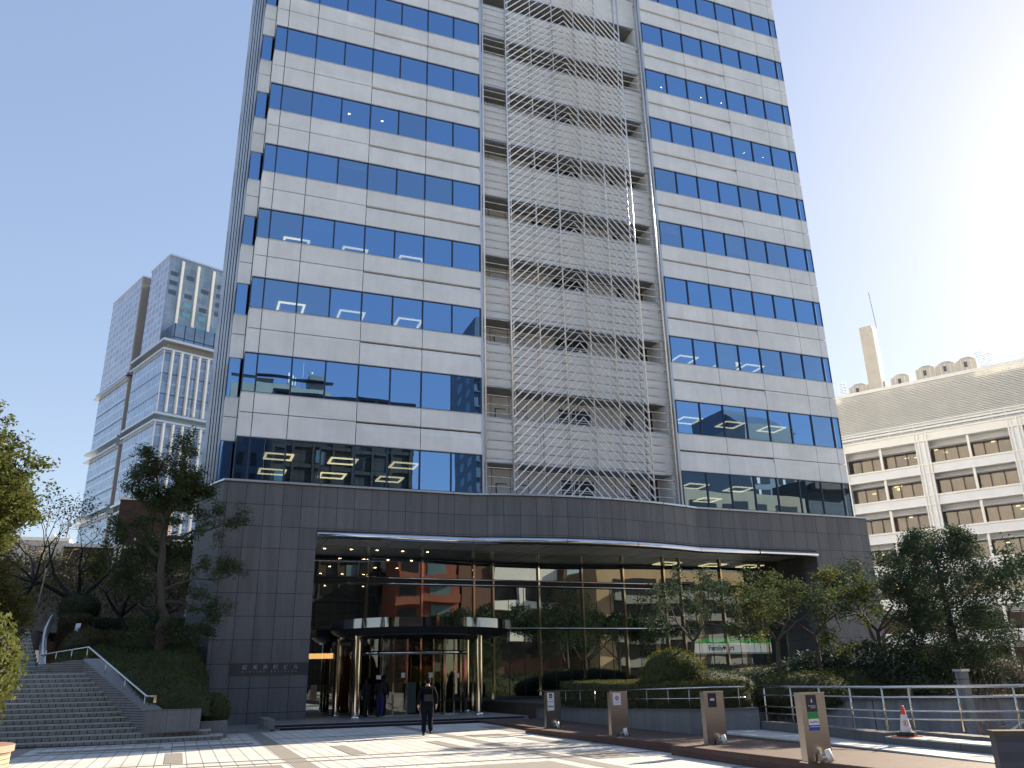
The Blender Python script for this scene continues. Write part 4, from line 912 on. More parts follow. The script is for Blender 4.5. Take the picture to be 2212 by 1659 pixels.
# backdrop trees in the bed behind, right of the podium
tree('evergreen_tree', 'dark tree behind the leaning one, against the pale balconies', (26.5, 27.5, .5), 2.2, .12, 1.25, 4, 'leaf_d', 12, .06, .4, 117)
mb = MB().blob((27, 24, 1.1), (3.4, 2.2, 1.0), 13, 18, .12); shrub('shrub', 'rough dark shrub mass at the foot of the dense evergreen', 'shrub', mb, 'leaf_d', 16000, .05, 118, jit=.12)
pr = thing('stone_pier', 'small pale stone pier with a flat cap among the shrubs', 'pier', (18.05, 16.1, .5)); MB().box(-.11, .11, -.1, .1, 0, 1.08).obj('shaft', 'pstone', pr); MB().box(-.14, .14, -.13, .13, 1.082, 1.14).obj('cap', 'cap', pr)
# kerbs, pale strips
struct(MB().prism([(12.75, 19.6), (12.62, 17), (12.5, 14.6), (12.3, 12.9), (11.6, 8), (13.2, 8), (13.1, 12), (13.25, 13.85), (13.7, 16.0), (14.15, 19.2)], .0, .24), 'kerb', 'gstone')
struct(MB().prism([(12.74, 19.6), (12.61, 17), (12.49, 14.6), (12.29, 12.9), (11.59, 8), (13.2, 8), (13.1, 12), (13.25, 13.85), (13.7, 16.0), (14.15, 19.2)], .242, .27), 'pale_strip', 'palestep')
struct(MB().prism([(13.28, 13.95), (13.06, 11.6), (12.8, 8), (14.2, 8), (14.0, 13.9)], .1, .385), 'kerb', 'gstone')
struct(MB().prism([(13.27, 13.94), (13.05, 11.6), (12.79, 8), (14.2, 8), (14.0, 13.9)], .387, .41), 'pale_strip', 'palestep')
struct(MB().prism([(14.15, 19.2), (13.9, 17), (13.45, 14.9), (13.3, 13.96), (14.02, 13.9), (13.75, 12.2), (13.4, 8), (13.75, 8), (14.1, 12.2), (14.35, 14.2), (13.75, 14.3), (14.25, 17), (14.45, 19.1)], .1, .47), 'kerb', 'gstone')
# sunken court wall behind
sw = thing('court_wall', 'stained grey concrete wall of the sunken court seen through the railing', 'wall', (0, 0, 0))
M['conc'] = brick('court_concrete', (.24, .245, .26), (.20, .205, .22), (.08, .08, .085), 1.6, 4, .015, 'XZ', (.2, -2.6), 0, .8, .1, 2, streak=.35)
MB().prism([(15.3, 20.9), (17.3, 19.4), (20.1, 16.9), (24.5, 13.4), (24.7, 13.7), (20.3, 17.2), (17.5, 19.7), (15.5, 21.2)], -2.5, .88).obj('wall', 'conc', sw)
MB().prism([(15.25, 20.84), (17.25, 19.34), (20.05, 16.84), (24.45, 13.34), (24.75, 13.75), (20.35, 17.25), (17.55, 19.75), (15.5, 21.3)], .881, .97).obj('coping', 'gstone', sw)
# long four-bar railing
r2_ = thing('railing', 'long four-bar stainless railing crossing the right foreground', 'railing')
RP = [(13.88, 18.8), (13.92, 17.6), (13.9, 16.55), (13.94, 15.6), (13.9, 14.6), (14.18, 14.15), (14.7, 13.4), (15.3, 12.6), (16.3, 11.6)]
pts = [(x+.1, y, 1.31) for x, y in RP]; railing(r2_, pts, [], [.20, .47, .63], 0, .028, .017)
for (x, y) in ((14.0, 18.6), (14.02, 17.6), (14.0, 16.55), (14.04, 15.6), (14.0, 14.6), (14.28, 14.15), (14.8, 13.4), (15.4, 12.6)):
    MB().tube([(x, y, .46), (x, y, 1.31)], .021, 6).obj('post', 'brass_steel', r2_, True)
# stair rails of the sunken court
r3_ = thing('handrail', 'pair of sloping stair handrails going down into the court at the right', 'handrail')
for (a, c) in (((17.9, 15.9, -.25), (20.6, 15.0, 1.3)), ((18.2, 15.5, -.35), (21.5, 14.4, 1.25))): MB().tube([a, c], .03, 8).obj('rail', 'rail', r3_, True)
for i in range(9):
    t = i/9+.08; MB().tube([(18.2+3.3*t, 15.5-1.1*t, -.35+1.6*t-.02), (18.2+3.3*t, 15.5-1.1*t, -1.4+1.6*t)], .014, 5).obj('baluster', 'brass_steel', r3_)
st2 = MB()
for i in range(14): st2.box(18+i*.3, 18.4+i*.3+6, 13.5, 15.0, -2.4, -1.3+i*.15)
struct(st2, 'court_stairs', 'gstone'); struct(MB().prism([(14.5, 19.3), (14.4, 14.3), (14.2, 8), (30, 4), (26, 13), (17, 19.6)], -2.6, -2.4), 'court_floor', 'gstone')
# pillars with plates and spotlights
def pillar():
    t = thing('sign_pillar', '', 'sign pillar', (0, 0, 0), group='brushed steel sign pillars on the brown deck')
    MB().box(-.255, .255, -.075, .075, 0, 1.075).obj('body', 'steel', t); MB().box(-.262, .262, -.082, .082, 1.076, 1.09).obj('cap', 'rail', t); MB().box(-.285, .285, -.105, .105, 0, .018).obj('base_plate', 'rail', t)
    s_ = MB().tube([(.10, -.22, .02), (.06, -.19, .20)], .052, 16).obj('spotlight', 'white', t, True)
    MB().tube([(.08, -.21, .10), (.0, -.12, .08)], .02, 8).obj('bracket', 'rail', s_); MB().box(-.07, .02, -.14, -.10, 0, .13).obj('mount', 'rail', s_); return t
P0 = pillar(); labs = ['farthest sign pillar, carrying two small white plates one above the other', 'second sign pillar from the entrance, with one white plate and red flower emblem', 'third sign pillar from the entrance, with a single dark plate', 'nearest sign pillar, with dark plate above green, white and blue shop plate']
pos = [(11.12, 25.55), (10.86, 20.65), (11.08, 16.6), (10.10, 12.2)]
pil = []
for i, (x, y) in enumerate(pos):
    q = P0 if i == 0 else dup(P0); q.location = (x, y, dz((x, y))-.01); q['label'] = labs[i]; pil.append(q)
def plate(t, x0, x1, z0, z1, m, txt=()):
    pl_ = MB().box(x0, x1, -.082, -.0755, z0, z1).obj('plate', m, t)
    for (s_, sz, mm, x, z, sx) in txt: text_mesh(s_, sz, 'plate_lettering', mm, pl_, (x, -.084, z), extr=.0008, scale=(sx, 1, 1))
    return pl_
t = pil[0]; a = plate(t, -.20, .03, .80, 1.055, 'pl_white'); MB().box(-.16, -.01, -.0845, -.0822, .853, .862).box(-.13, -.04, -.0845, -.0822, .84, .844).obj('caption', 'caption_grey', a); MB().box(-.14, -.03, -.0845, -.0822, .90, 1.02).obj('picture', 'rubber', a); MB().blob((-.085, -.084, .955), (.035, .002, .02), 1, 10).obj('picture_mark', 'pl_white', a)
a = plate(t, -.20, .03, .53, .785, 'pl_white'); MB().box(-.175, -.165, -.0845, -.0822, .63, .70).box(-.15, .005, -.0845, -.0822, .64, .665).obj('logo', 'pl_navy', a)
t = pil[1]; a = plate(t, -.17, .06, .76, 1.055, 'pl_white'); MB().box(-.13, .02, -.0845, -.0822, .822, .829).obj('caption', 'caption_grey', a)
fl = MB()
for k in range(5):
    an = math.pi/2+k*2*math.pi/5; fl.blob((-.055+.035*math.cos(an), -.0835, .93+.035*math.sin(an)), (.024, .0012, .024), 1, 10, 0)
fl.obj('flower_emblem', 'pl_red', a); MB().blob((-.055, -.0852, .93), (.022, .001, .022), 1, 10, 0).obj('emblem_centre', 'pl_white', a); MB().box(-.066, -.044, -.0872, -.0864, .926, .936).box(-.056, -.05, -.0872, -.0864, .92, .945).obj('emblem_mark', 'pl_red', a)
t = pil[2]; a = plate(t, -.15, .06, .76, 1.05, 'pl_navy'); MB().box(-.105, .005, -.0845, -.0822, .90, .935).box(-.06, -.035, -.0845, -.0822, .945, .952).obj('logo', 'pl_white', a)
t = pil[3]; a = plate(t, -.14, .07, .78, 1.05, 'pl_navy'); MB().box(-.115, .035, -.0845, -.0822, .868, .884).box(-.07, .03, -.0845, -.0822, .84, .856).obj('caption', 'caption_grey', a); MB().add([(-.05, -.0845, .93), (-.02, -.0845, .93), (-.028, -.0845, .98), (-.035, -.0845, .995), (-.042, -.0845, .98)], [(0, 1, 2, 3, 4)]).obj('tree_emblem', 'pl_white', a)
plate(t, -.14, .07, .672, .775, 'pl_green'); plate(t, -.14, .07, .575, .672, 'pl_white', [('FamilyMart', .042, 'fm_blue', -.035, .61, .95)]); a = plate(t, -.14, .07, .49, .574, 'fm_blue'); MB().box(-.14, .07, -.0845, -.0822, .545, .552).obj('stripe', 'pl_white', a)
# traffic cone
cn = thing('traffic_cone', 'orange and white traffic cone with no-smoking mark on black rubber base', 'traffic cone', (13.45, 13.55, .412))
MB().lathe(0, 0, [(.11, .06), (.028, .56), (.02, .57), (.0, .57)], 24).obj('cone', 'orange', cn, True)
MB().lathe(0, 0, [(.113, .075), (.058, .405)], 24).obj('sleeve', 'conew', cn, True)
MB().lathe(0, 0, [(.19, .015), (.185, .085), (.12, .09), (.11, .06)], 8).obj('weight', 'rubber', cn); MB().box(-.2, .2, -.2, .2, 0, .014).obj('base_plate', 'orange', cn)
dv = Vector((-13.45, -13.55, 0)).normalized(); an = math.atan2(dv.y, dv.x)+.12
ms = MB()
for k in range(20):
    a0, a1 = 2*math.pi*k/20, 2*math.pi*(k+1)/20
    def cpt(rr, a): 
        z = .245+rr*math.sin(a); rad = .115-(z-.075)*.17; th = an+rr*math.cos(a)/rad; return ((rad+.001)*math.cos(th), (rad+.001)*math.sin(th), z)
    ms.quad(cpt(.046, a0), cpt(.046, a1), cpt(.056, a1), cpt(.056, a0))
ms.quad(cpt(.048, 2.1), cpt(.048, 2.3), cpt(.048, 2.1+math.pi), cpt(.048, 2.3+math.pi)); ms.obj('prohibition_ring', 'orange', cn)
ms = MB(); rad = .089
def cq(u0, u1, z0, z1):
    f = lambda u, z: ((.115-(z-.075)*.17+.002)*math.cos(an+u/rad), (.115-(z-.075)*.17+.002)*math.sin(an+u/rad), z); ms.quad(f(u0, z0), f(u1, z0), f(u1, z1), f(u0, z1))
cq(-.012, .006, .225, .265); cq(-.008, .002, .268, .283); cq(-.02, -.01, .215, .24); ms.obj('pictogram', 'rubber', cn)
# dark striped board at the bottom right corner
M['stripe'] = brick('slate_board', (.018, .024, .04), (.05, .062, .09), (.03, .04, .06), 20, .11, .001, 'XZ', (0, .02), 0, .35, .1, 2)
bb = thing('striped_board', 'dark blue striped metal box at the bottom right corner', 'signboard', (9.5, 8.2, 0), R(-35))
MB().box(-.0, 1.8, -.12, .12, .0, .86).obj('body', 'stripe', bb); MB().box(-.015, 1.81, -.135, .135, .861, .92).obj('rim', 'bronze', bb)

# ================================================================== NEIGHBOURS
# far glass tower on the left, local frame: u along its right face (azimuth 67.8), v along its left face (azimuth -22.2)
def frame(loc, az):   # rotation so that local +x points along azimuth az
    return R(90-az)
GT = thing('glass_tower', 'tall blue-grey glass tower of stacked blocks with white vertical fins, far left', 'office tower', (-9.1, 159.7, 0), frame(0, 67.8))
M['gt_left'] = brick('far_curtain_wall', (.30, .39, .52), (.20, .28, .41), (.52, .58, .68), .9, 2.06, .16, 'YZ', (0, 0), .5, .22, .10, .35, metal=.55, bmp=0)
M['gt_dash'] = mat('floor_dash', (.07, .10, .16), .4)
M['gt_up'] = brick('far_upper_glass', (.36, .44, .55), (.25, .33, .45), (.56, .52, .56), 2.0, 1.7, .24, 'YZ', (0, 0), 0, .2, .12, .3, metal=.5, bmp=0)
M['gt_right'] = brick('far_fin_glass', (.30, .38, .50), (.20, .28, .42), (.42, .46, .52), 3.0, 2.06, .12, 'XZ', (0, 0), 0, .2, .2, .5, metal=.5, bmp=0)
M['gt_upr'] = brick('far_upper_right_glass', (.30, .36, .42), (.22, .30, .38), (.34, .37, .40), 1.55, 1.9, .10, 'XZ', (0, 0), .0, .25, .25, .25, metal=.4, bmp=0)
M['gt_core'] = mat('far_core_cladding', (.30, .28, .265), .7, 0, .08, .3)
M['gt_band'] = mat('far_recess_glass', (.30, .42, .50), .25, .4, .08, .3)
M['gt_dark'] = mat('far_soffit', (.10, .11, .13), .7)
M['gt_box'] = brick('far_roof_box_glass', (.14, .20, .30), (.18, .26, .36), (.03, .05, .09), 2.0, 3.0, .12, 'XZ', (0, 0), 0, .2, .15, .4, metal=.4, bmp=0)
def block(u0, u1, v0, v1, z0, z1, left, right, nm):
    # faces seen: v-face at u0 (left), u-face at v0 (right)
    MB().box(u0, u1, v0, v1, z0, z1).obj(nm, left, GT)
    MB().box(u0, u1, v0-.06, v0-.001, z0, z1).obj(nm+'_glazing', right, GT)
# right-hand stack
for z0, z1 in ((49.7, 62.2), (34.5, 47.8), (0, 32.4)):
    block(0, 30, 0, 16.4, z0, z1, 'gt_left', 'gt_right', 'block')
    MB().box(-.5, 30, -.5, 16.9, z1, z1+.35).obj('ledge', 'cap', GT); MB().box(-.5, 30, -.5, 16.9, z0-.45, z0).obj('ledge', 'cap', GT)
    q = MB()
    for k in range(14): q.box(1.3+k*1.75, 1.62+k*1.75, -.95, -.06, z0+.1, z1-.2)
    q.box(-.1, .1, -.15, -.06, z0, z1); q.obj('vertical_fin', 'white', GT)
    q = MB(); q2 = MB()
    for r in range(max(3, int((z1-z0)/4.15))):
        z = z1-.6-r*4.12
        if z < z0: break
        for k in range(18): q.box(-.05, -.01, .25+k*.9, .70+k*.9, z, z+.28)
        q2.box(.1, 30, -.10, -.062, z, z+.22)
    q.obj('floor_dash', 'gt_dash', GT); q2.obj('floor_line', 'gt_dash', GT)
for z0, z1 in ((47.8, 49.7), (32.4, 34.5)):
    MB().box(1.2, 30, 1.0, 16, z0+.3, z1-.4).obj('recess_band', 'gt_band', GT)
MB().box(.8, 30, .8, 16, 62.5, 64.0).obj('louvre_band', 'gt_core', GT); MB().box(-.6, 30, -.6, 17, 64.0, 64.5).obj('roof_ledge', 'cap', GT)
# glass box on the terrace
MB().box(1.8, 30, 1.6, 9, 64.6, 68.9).obj('terrace_box', 'gt_box', GT)
# beige core
MB().box(1.6, 26, 14, 22, 0, 63.4).obj('core', 'gt_core', GT)
# left-hand stack
for z0, z1 in ((49.3, 61.7), (35.1, 47.2), (0, 33.3)):
    MB().box(0, 12, 19.0, 36.8, z0, z1).obj('block', 'gt_left', GT); MB().box(-.02, 2.2, 18.6, 18.999, z0, z1).obj('block_edge', 'gt_core', GT)
    MB().box(-.7, 12, 18.4, 38.6, z0-.5, z0).obj('ledge', 'cap', GT); MB().box(-.7, 12, 18.4, 38.6, z1, z1+.25).obj('ledge', 'cap', GT)
    q = MB()
    for r in range(max(3, int((z1-z0)/4.1))):
        z = z1-.6-r*4.1
        if z < z0: break
        for k in range(19): q.box(-.05, -.01, 19.3+k*.92, 19.75+k*.92, z, z+.28)
    q.obj('floor_dash', 'gt_dash', GT)
for z0, z1 in ((47.2, 48.8), (33.3, 34.6)): MB().box(1.0, 12, 19.5, 36, z0+.25, z1).obj('recess_band', 'gt_band', GT)
MB().box(0, 14, 19.2, 37.2, 62.9, 85).obj('upper_block', 'gt_up', GT); MB().box(.02, 5, 18.6, 19.19, 62.9, 85).obj('upper_edge', 'gt_core', GT); MB().box(-.5, 14, 18.6, 37.8, 62.4, 62.89).obj('ledge', 'cap', GT); MB().box(-.15, 14, 18.5, 37.4, 85.001, 85.3).obj('ledge', 'cap', GT)
MB().box(2.2, 20, 15.5, 18.9, 62, 83.5).obj('gap_core', 'gt_dark', GT)
MB().box(.6, 31, 5.4, 15.4, 64.5, 85).obj('upper_block', 'gt_up', GT); MB().box(.6, 31, 5.3, 5.39, 64.5, 85).obj('upper_glazing', 'gt_upr', GT)
MB().box(.45, 31, 5.1, 15.5, 85.001, 85.35).obj('parapet', 'cap', GT)
q = MB()
for k in range(9): q.box(3.0+k*3.3, 3.5+k*3.3, 4.9, 5.299, 60, 84.3)
q.obj('tall_fin', 'cream', GT)
q = MB()
rr = random.Random(4)
for r in range(8):
    for k in range(8):
        if rr.random() < .55: q.box(1.0+k*3.3, 2.6+k*3.3, 5.26, 5.298, 66+r*2.1, 66.95+r*2.1)
q.obj('window', 'gt_dash', GT)
q = MB()
for r, k in ((2, 2), (2, 3), (3, 1), (3, 2), (4, 1), (4, 6), (1, 6), (5, 5), (0, 2)): q.box(1.0+k*3.3, 2.7+k*3.3, 5.24, 5.255, 66+r*2.1, 67.0+r*2.1)
q.obj('teal_window', mat('teal_window', (.16, .42, .50), .3), GT)

# brown brick building
BB = thing('brick_building', 'low brown brick building with a tall windowless brick block, beyond the stairs', 'building', (-10.3, 79.3, 0))
bi = Matrix.Translation(Vector((10.3, -79.3, 0)))
def bp(mb, name, m): o = mb.obj(name, m, BB); o.matrix_parent_inverse = bi; return o
bp(MB().box(-10.3, 4, 79.3, 95, 0, 12.9), 'wall', 'brick'); bp(MB().box(-6.5, -2.3, 79.9, 88, 12.9, 17.3), 'tower_block', 'brick')
bp(MB().box(-10.4, 4, 79.2, 95.1, 12.9, 13.2).box(-6.6, -2.2, 79.8, 88.1, 17.3, 17.55), 'roof_edge', 'cream')
bp(MB().box(-6.4, -6.2, 79.0, 79.28, 3, 13.2).box(-6.0, -5.85, 79.0, 79.28, 3, 13.2), 'drain_pipe', 'cream')
bp(MB().box(-6.0, 3.5, 79.15, 79.28, 7.2, 10.6), 'glazed_strip', 'curtain')
q = MB()
for k in range(9): q.box(-5.6+k*1.0, -5.5+k*1.0, 79.05, 79.14, 7.2, 10.6)
bp(q, 'window_bar', 'cream')
bp(MB().box(-9.5, -7.9, 79.2, 79.29, 8.2, 9.6).box(-3.6, -1.2, 79.0, 79.14, 3, 6.4), 'window', 'gt_band')
bp(MB().tube([(-6.3, 79.1, 13.9), (3.8, 79.1, 13.9)], .12, 6).tube([(-6.3, 79.1, 13.5), (3.8, 79.1, 13.5)], .12, 6), 'roof_railing', 'brick')
q = MB()
for k in range(8): q.box(-6.2+k*1.3, -6.1+k*1.3, 79.05, 79.15, 13.2, 14.0)
bp(q, 'railing_post', 'cream')
# grey block at far left with masts
GB = thing('grey_building', 'plain pale grey building with thin roof masts, low at the far left', 'building', (-24, 119, 0)); gi2 = Matrix.Translation(Vector((24, -119, 0)))
for mb, n_, m_ in ((MB().box(-26, -15.0, 119, 135, 0, 19.2), 'wall', 'grey'), (MB().box(-26.2, -14.9, 118.9, 135.1, 19.2, 19.6), 'roof_edge', 'cream'),
                   (MB().tube([(-17.9, 120, 19.2), (-17.9, 120, 23.5)], .06, 5), 'mast', 'steel'), (MB().tube([(-15.6, 120, 19.2), (-15.3, 120, 22.6)], .08, 5).box(-15.6, -15.1, 119.8, 120.2, 21.2, 21.7).box(-15.7, -15.4, 119.8, 120.2, 20.3, 20.5), 'antenna', 'steel'), (MB().lathe(-16.9, 120, [(.4, 19.6), (.4, 20), (0, 20.3)], 10), 'roof_tank', 'cream'),
                   (MB().box(-22, -16, 118.85, 118.98, 12.0, 12.6).box(-22, -16, 118.85, 118.98, 14.8, 15.2), 'ledge', 'gt_core')):
    o = mb.obj(n_, m_, GB); o.matrix_parent_inverse = gi2

# white building on the right; local x along its facade (azimuth 148), local y away from us
WB = thing('white_office_building', 'long white office building with deep balconies and louvred roof screen, at the right', 'office building', (76.41, 79.13, 0), frame(0, 148))
def wb(mb, n_, m_, smooth=False): return mb.obj(n_, m_, WB, smooth)
# local frame: +x = az 148, +y = az 58 (away)
U0, U1 = -3.2, 30.0
led = [24.85+3.83*0, 21.1, 17.2, 13.4, 9.45, 5.6, 1.8]
cols = [-.9, 8.75, 18.7, 28.6]
wb(MB().box(U0, U1, 1.6, 26, 0, 28.5), 'wall', 'greybeam')
for i, z in enumerate(led):
    wb(MB().box(U0, U1, .05, 1.6, z-1.15, z-.02), 'balcony_beam', 'greybeam')
    wb(MB().box(U0, U1, -.12, .30, z-.16, z+.02).box(U0, U1, -.12, .3, z-1.22, z-1.08), 'beam_flange', 'cream')
    zt_ = (z+2.62) if i else 27.55
    q = MB(); q2 = MB(); fr_ = MB()
    for j in range(len(cols)-1):
        a, c = cols[j]+.75, cols[j+1]-.75
        wb(MB().quad((a, 1.35, z+.1), (c, 1.35, z+.1), (c, 1.35, z+1.95), (a, 1.35, z+1.95)), 'window', 'shopglass')
        n = 6
        for k in range(n+1): x = a+(c-a)*k/n; fr_.box(x-.07, x+.07, 1.25, 1.34, z, z+2.0)
        for k in range(n):
            x = a+(c-a)*k/n
            if rr.random() < .55: q.box(x+.05, x+(c-a)/n-.05, 1.42, 1.46, z+.1, z+1.95)
    wb(fr_.box(U0, U1, 1.25, 1.34, z-.02, z+.1), 'window_frame', 'bronze'); wb(MB().box(U0, U1, 1.56, 1.59, z, z+2.1), 'dark_room', 'office')
    if q.v: wb(q, 'curtain', 'curtain')
    q = MB()
    for j in range(len(cols)-1):
        x = (cols[j]+cols[j+1])/2; q.box(x-.14, x+.14, .1, .35, z, zt_)
    wb(q, 'mid_post', 'cream')
    wb(MB().box(U0, U1, .3, 1.3, z+1.97, z+2.0), 'gallery_soffit', 'greybeam')
    q = MB()
    for _ in range(9):
        x = rr.uniform(U0+1, U1-3); zz = z+rr.uniform(1.2, 1.8)
        q.box(x, x+.42, 1.36, 1.38, zz, zz+.09)
    if i in (0, 1, 2, 3, 4): wb(q, 'ceiling_light', 'light')
for i, z in enumerate(led): pass
WB_in = MB().box(U0+.2, U1-.2, 6.8, 7.0, 1, 28); 
for c in cols:
    wb(MB().box(c-.62, c+.62, .0, 1.25, 0, 28.8), 'column', 'greybeam')
    q = MB()
    for x in (c-.72, c-.35, c+.25, c+.62): q.box(x, x+.12, -.2, -.001, 0, 28.8)
    wb(q, 'column_flange', 'cream')
wb(MB().box(U0, U1, -.05, 1.6, 27.7, 28.75).box(U0, U1, -.22, .2, 28.6, 28.8).box(U0, U1, -.22, .2, 27.6, 27.75), 'cornice', 'cream')
q = MB()
for z in (29.1, 29.45, 29.8): q.box(U0, U1, -.3, -.26, z, z+.16)
for k in range(24): q.box(U0+k*1.42, U0+.06+k*1.42, -.25, -.2, 28.8, 30.0)
wb(q, 'balustrade', 'cream')
wb(MB().box(U0, U1, 3.0, 20, 28.5, 35.2), 'plant_screen_back', 'louver_b')
q = MB()
for k in range(30): q.box(U0, U1, 2.3, 2.6, 29.5+k*.205, 29.5+k*.205+.10)
for k in range(23): q.box(U0+k*1.5, U0+.07+k*1.5, 2.62, 2.7, 28.6, 35.6)
wb(q, 'louvre_screen', 'louver')
wb(MB().box(U0, U1, 2.25, 2.7, 35.66, 36.1), 'screen_coping', 'cream')
wb(MB().box(3.3, 4.9, 3.4, 5, 35.2, 45.3), 'chimney_stack', 'ctower'); wb(MB().box(4.9, 5.05, 3.4, 5, 35.2, 45.0), 'stack_face', 'cream')
wb(MB().tube([(5.4, 4, 45), (5.2, 4, 50.3)], .05, 5), 'lightning_rod', 'rail')
for (x0, n, z0) in ((.6, 2, 36.1), (5.9, 1, 36.2), (9.0, 3, 36.6)):
    for k in range(n):
        a = x0+k*2.35; ctw = wb(MB().box(a, a+2.3, 4, 6.5, z0-.5, z0+1.35), 'cooling_tower', 'ctower')
        for mb, n_, m_ in ((MB().lathe(a+1.15, 5.2, [(1.18, z0+1.35), (1.16, z0+1.55), (.8, z0+1.85), (0, z0+2.0)], 20), 'dome', 'ctower'),):
            wb(mb, n_, m_, True).parent = WB
        q = MB()
        for j in range(5): q.box(a+j*.56, a+j*.56+.06, 3.93, 3.99, z0-.4, z0+1.35)
        wb(q, 'casing_rib', 'cream'); wb(MB().box(a+.9, a+1.25, 3.92, 3.985, z0+.4, z0+1.1), 'vent', 'gt_dark')
q = MB()
for (cx_, z0) in ((-.2, 35.8), (16.4, 36.2), (17.3, 35.8)):
    for z in np.arange(z0, z0+2.6, .45): q.tube([(cx_+.5*math.cos(t), 4+.4*math.sin(t), z) for t in np.linspace(0, 2*math.pi, 9)], .03, 4)
    for t in np.linspace(0, 2*math.pi, 6)[:-1]: q.tube([(cx_+.5*math.cos(t), 4+.4*math.sin(t), z0-.5), (cx_+.5*math.cos(t), 4+.4*math.sin(t), z0+2.6)], .03, 4)
wb(q, 'ladder_cage', 'cap')
q = MB()
for z in (36.5, 36.9): q.tube([(17.6, 3, z), (U1, 3, z)], .03, 4)
for k in range(12): q.tube([(17.6+k*1.1, 3, 36), (17.6+k*1.1, 3, 36.9)], .03, 4)
wb(q, 'roof_railing', 'cap')

# ================================================================== BUILDINGS BEHIND THE VIEWER, mostly seen mirrored in the glass
def mirrored(name, label, x0, x1, V, h, wallm, depth=18):
    """front face at y = 76-V, looking back towards the tower"""
    y = 76-V; t = thing(name, label, 'apartment block' if 'apartment' in name else 'building', ((x0+x1)/2, y, 0)); return t, y
def mpart(t, mb, n_, m_):
    o = mb.obj(n_, m_, t); o.matrix_parent_inverse = Matrix.Translation(-t.location); return o
M['r_dark'] = brick('dark_brown_cladding', (.045, .038, .032), (.035, .03, .026), (.015, .013, .012), 2.3, 1.5, .12, 'XZ', (0, 0), 0, .6, .15, .5)
M['r_brick'] = mat('red_brick', (.22, .07, .045), .8, 0, .15, .6)
M['r_tan'] = mat('tan_tile', (.42, .30, .18), .8, 0, .1, .3)
M['r_blue'] = mat('blue_grey_cladding', (.10, .13, .18), .6, 0, .1, .3)
M['r_grey'] = mat('grey_concrete', (.24, .24, .235), .8, 0, .1, .3)
M['r_olive'] = mat('olive_grey_concrete', (.36, .36, .30), .8, 0, .1, .3)
M['r_win'] = mat('far_window', (.10, .16, .19), .2, 0, .2, .3)
M['r_blk'] = mat('far_dark_window', (.012, .012, .014), .3)
M['r_brown'] = mat('brown_slanted_wall', (.13, .065, .045), .8, 0, .15, .6)
t, y = mirrored('brown_building', 'dark brown grid-fronted block mirrored in the lowest ribbon windows and lobby glass', 8, 31.6, 125, 44, '')
mpart(t, MB().box(9.5, 31.5, y-16, y, 0, 44), 'wall', 'r_dark')
mpart(t, MB().box(9.5, 31.6, y-16, y+.3, 44, 44.5), 'roof_edge', 'r_blk')
q = MB()
for k in range(8): q.box(9.5+k*3.05, 9.85+k*3.05, y, y+.35, 0, 44)
for z in range(14): q.box(9.5, 31.5, y, y+.3, 1.2+z*3.1, 1.75+z*3.1)
mpart(t, q, 'facade_grid', 'r_dark')
for r in range(13):
    for k in range(7):
        if rr.random() < .55:
            x = 10.1+k*3.05+rr.choice((0, .9)); mpart(t, MB().box(x, x+rr.choice((1.2, 1.9)), y+.02, y+.06, 2.1+r*3.1, 4.0+r*3.1), 'window', 'r_win' if rr.random() < .65 else 'r_blk')
t, y = mirrored('grey_building', 'blue-grey flat building mirrored at the left end of the lowest window ribbon', 2, 9, 140, 41, '')
mpart(t, MB().box(3, 9.4, y-16, y, 0, 41), 'wall', 'r_blue')
for r in range(11): mpart(t, MB().box(5.2, 6.2, y+.02, y+.06, 2+r*3.4, 4+r*3.4), 'window', 'r_blk'); mpart(t, MB().box(7.2, 8.2, y+.02, y+.06, 2+r*3.4, 4+r*3.4), 'window', 'r_blk')
t, y = mirrored('rooftop_building', 'olive-grey block with roof plant mirrored in the second window ribbon at left', 0, 24, 170, 61, '')
mpart(t, MB().box(4, 24.3, y-14, y, 0, 61), 'wall', 'r_olive'); mpart(t, MB().box(4, 24.6, y-1.2, y+.3, 62.7, 62.95), 'canopy_roof', 'r_blk'); mpart(t, MB().box(9, 13, y-2, y-1.5, 61, 62.5), 'roof_screen', 'r_grey')
mpart(t, MB().box(19.5, 23, y-6, y-1, 61, 64.6), 'penthouse', 'r_grey'); mpart(t, MB().tube([(18.3, y-2, 61), (18.3, y-2, 68)], .06, 5).tube([(16, y-2, 61), (16, y-2, 64.5)], .25, 6).tube([(16.6, y-2, 61), (16.6, y-2, 64)], .2, 6), 'antenna', 'white'); mpart(t, MB().lathe(19.8, y-2, [(0, 65), (.4, 65.2), (.5, 65.6)], 10), 'dish', 'white')
t, y = mirrored('blue_tower', 'tall dark blue balconied tower mirrored beside the lattice bay', 49, 60, 160, 78, '')
mpart(t, MB().box(53.8, 62, y-16, y, 0, 78), 'wall', 'r_blue')
for r in range(22):
    mpart(t, MB().box(53.9, 62, y+.02, y+.7, 3+r*3.2, 3.25+r*3.2), 'balcony_slab', 'r_blue'); mpart(t, MB().box(53.77, 53.79, y-12, y-9, 3.4+r*3.2, 5.2+r*3.2).box(53.77, 53.79, y-6, y-3, 3.4+r*3.2, 5.2+r*3.2), 'window', 'r_win'); mpart(t, MB().box(54.8, 57.0, y+.02, y+.08, 3.4+r*3.2, 5.6+r*3.2).box(58.2, 60.8, y+.02, y+.08, 3.4+r*3.2, 5.6+r*3.2), 'window', 'r_blk')
t, y = mirrored('red_brick_apartments', 'red-orange brick apartment house mirrored in the lobby glass', 28, 38, 115, 19, '')
mpart(t, MB().box(28.6, 38.2, y-9, y, 0, 19.2), 'wall', 'r_brick')
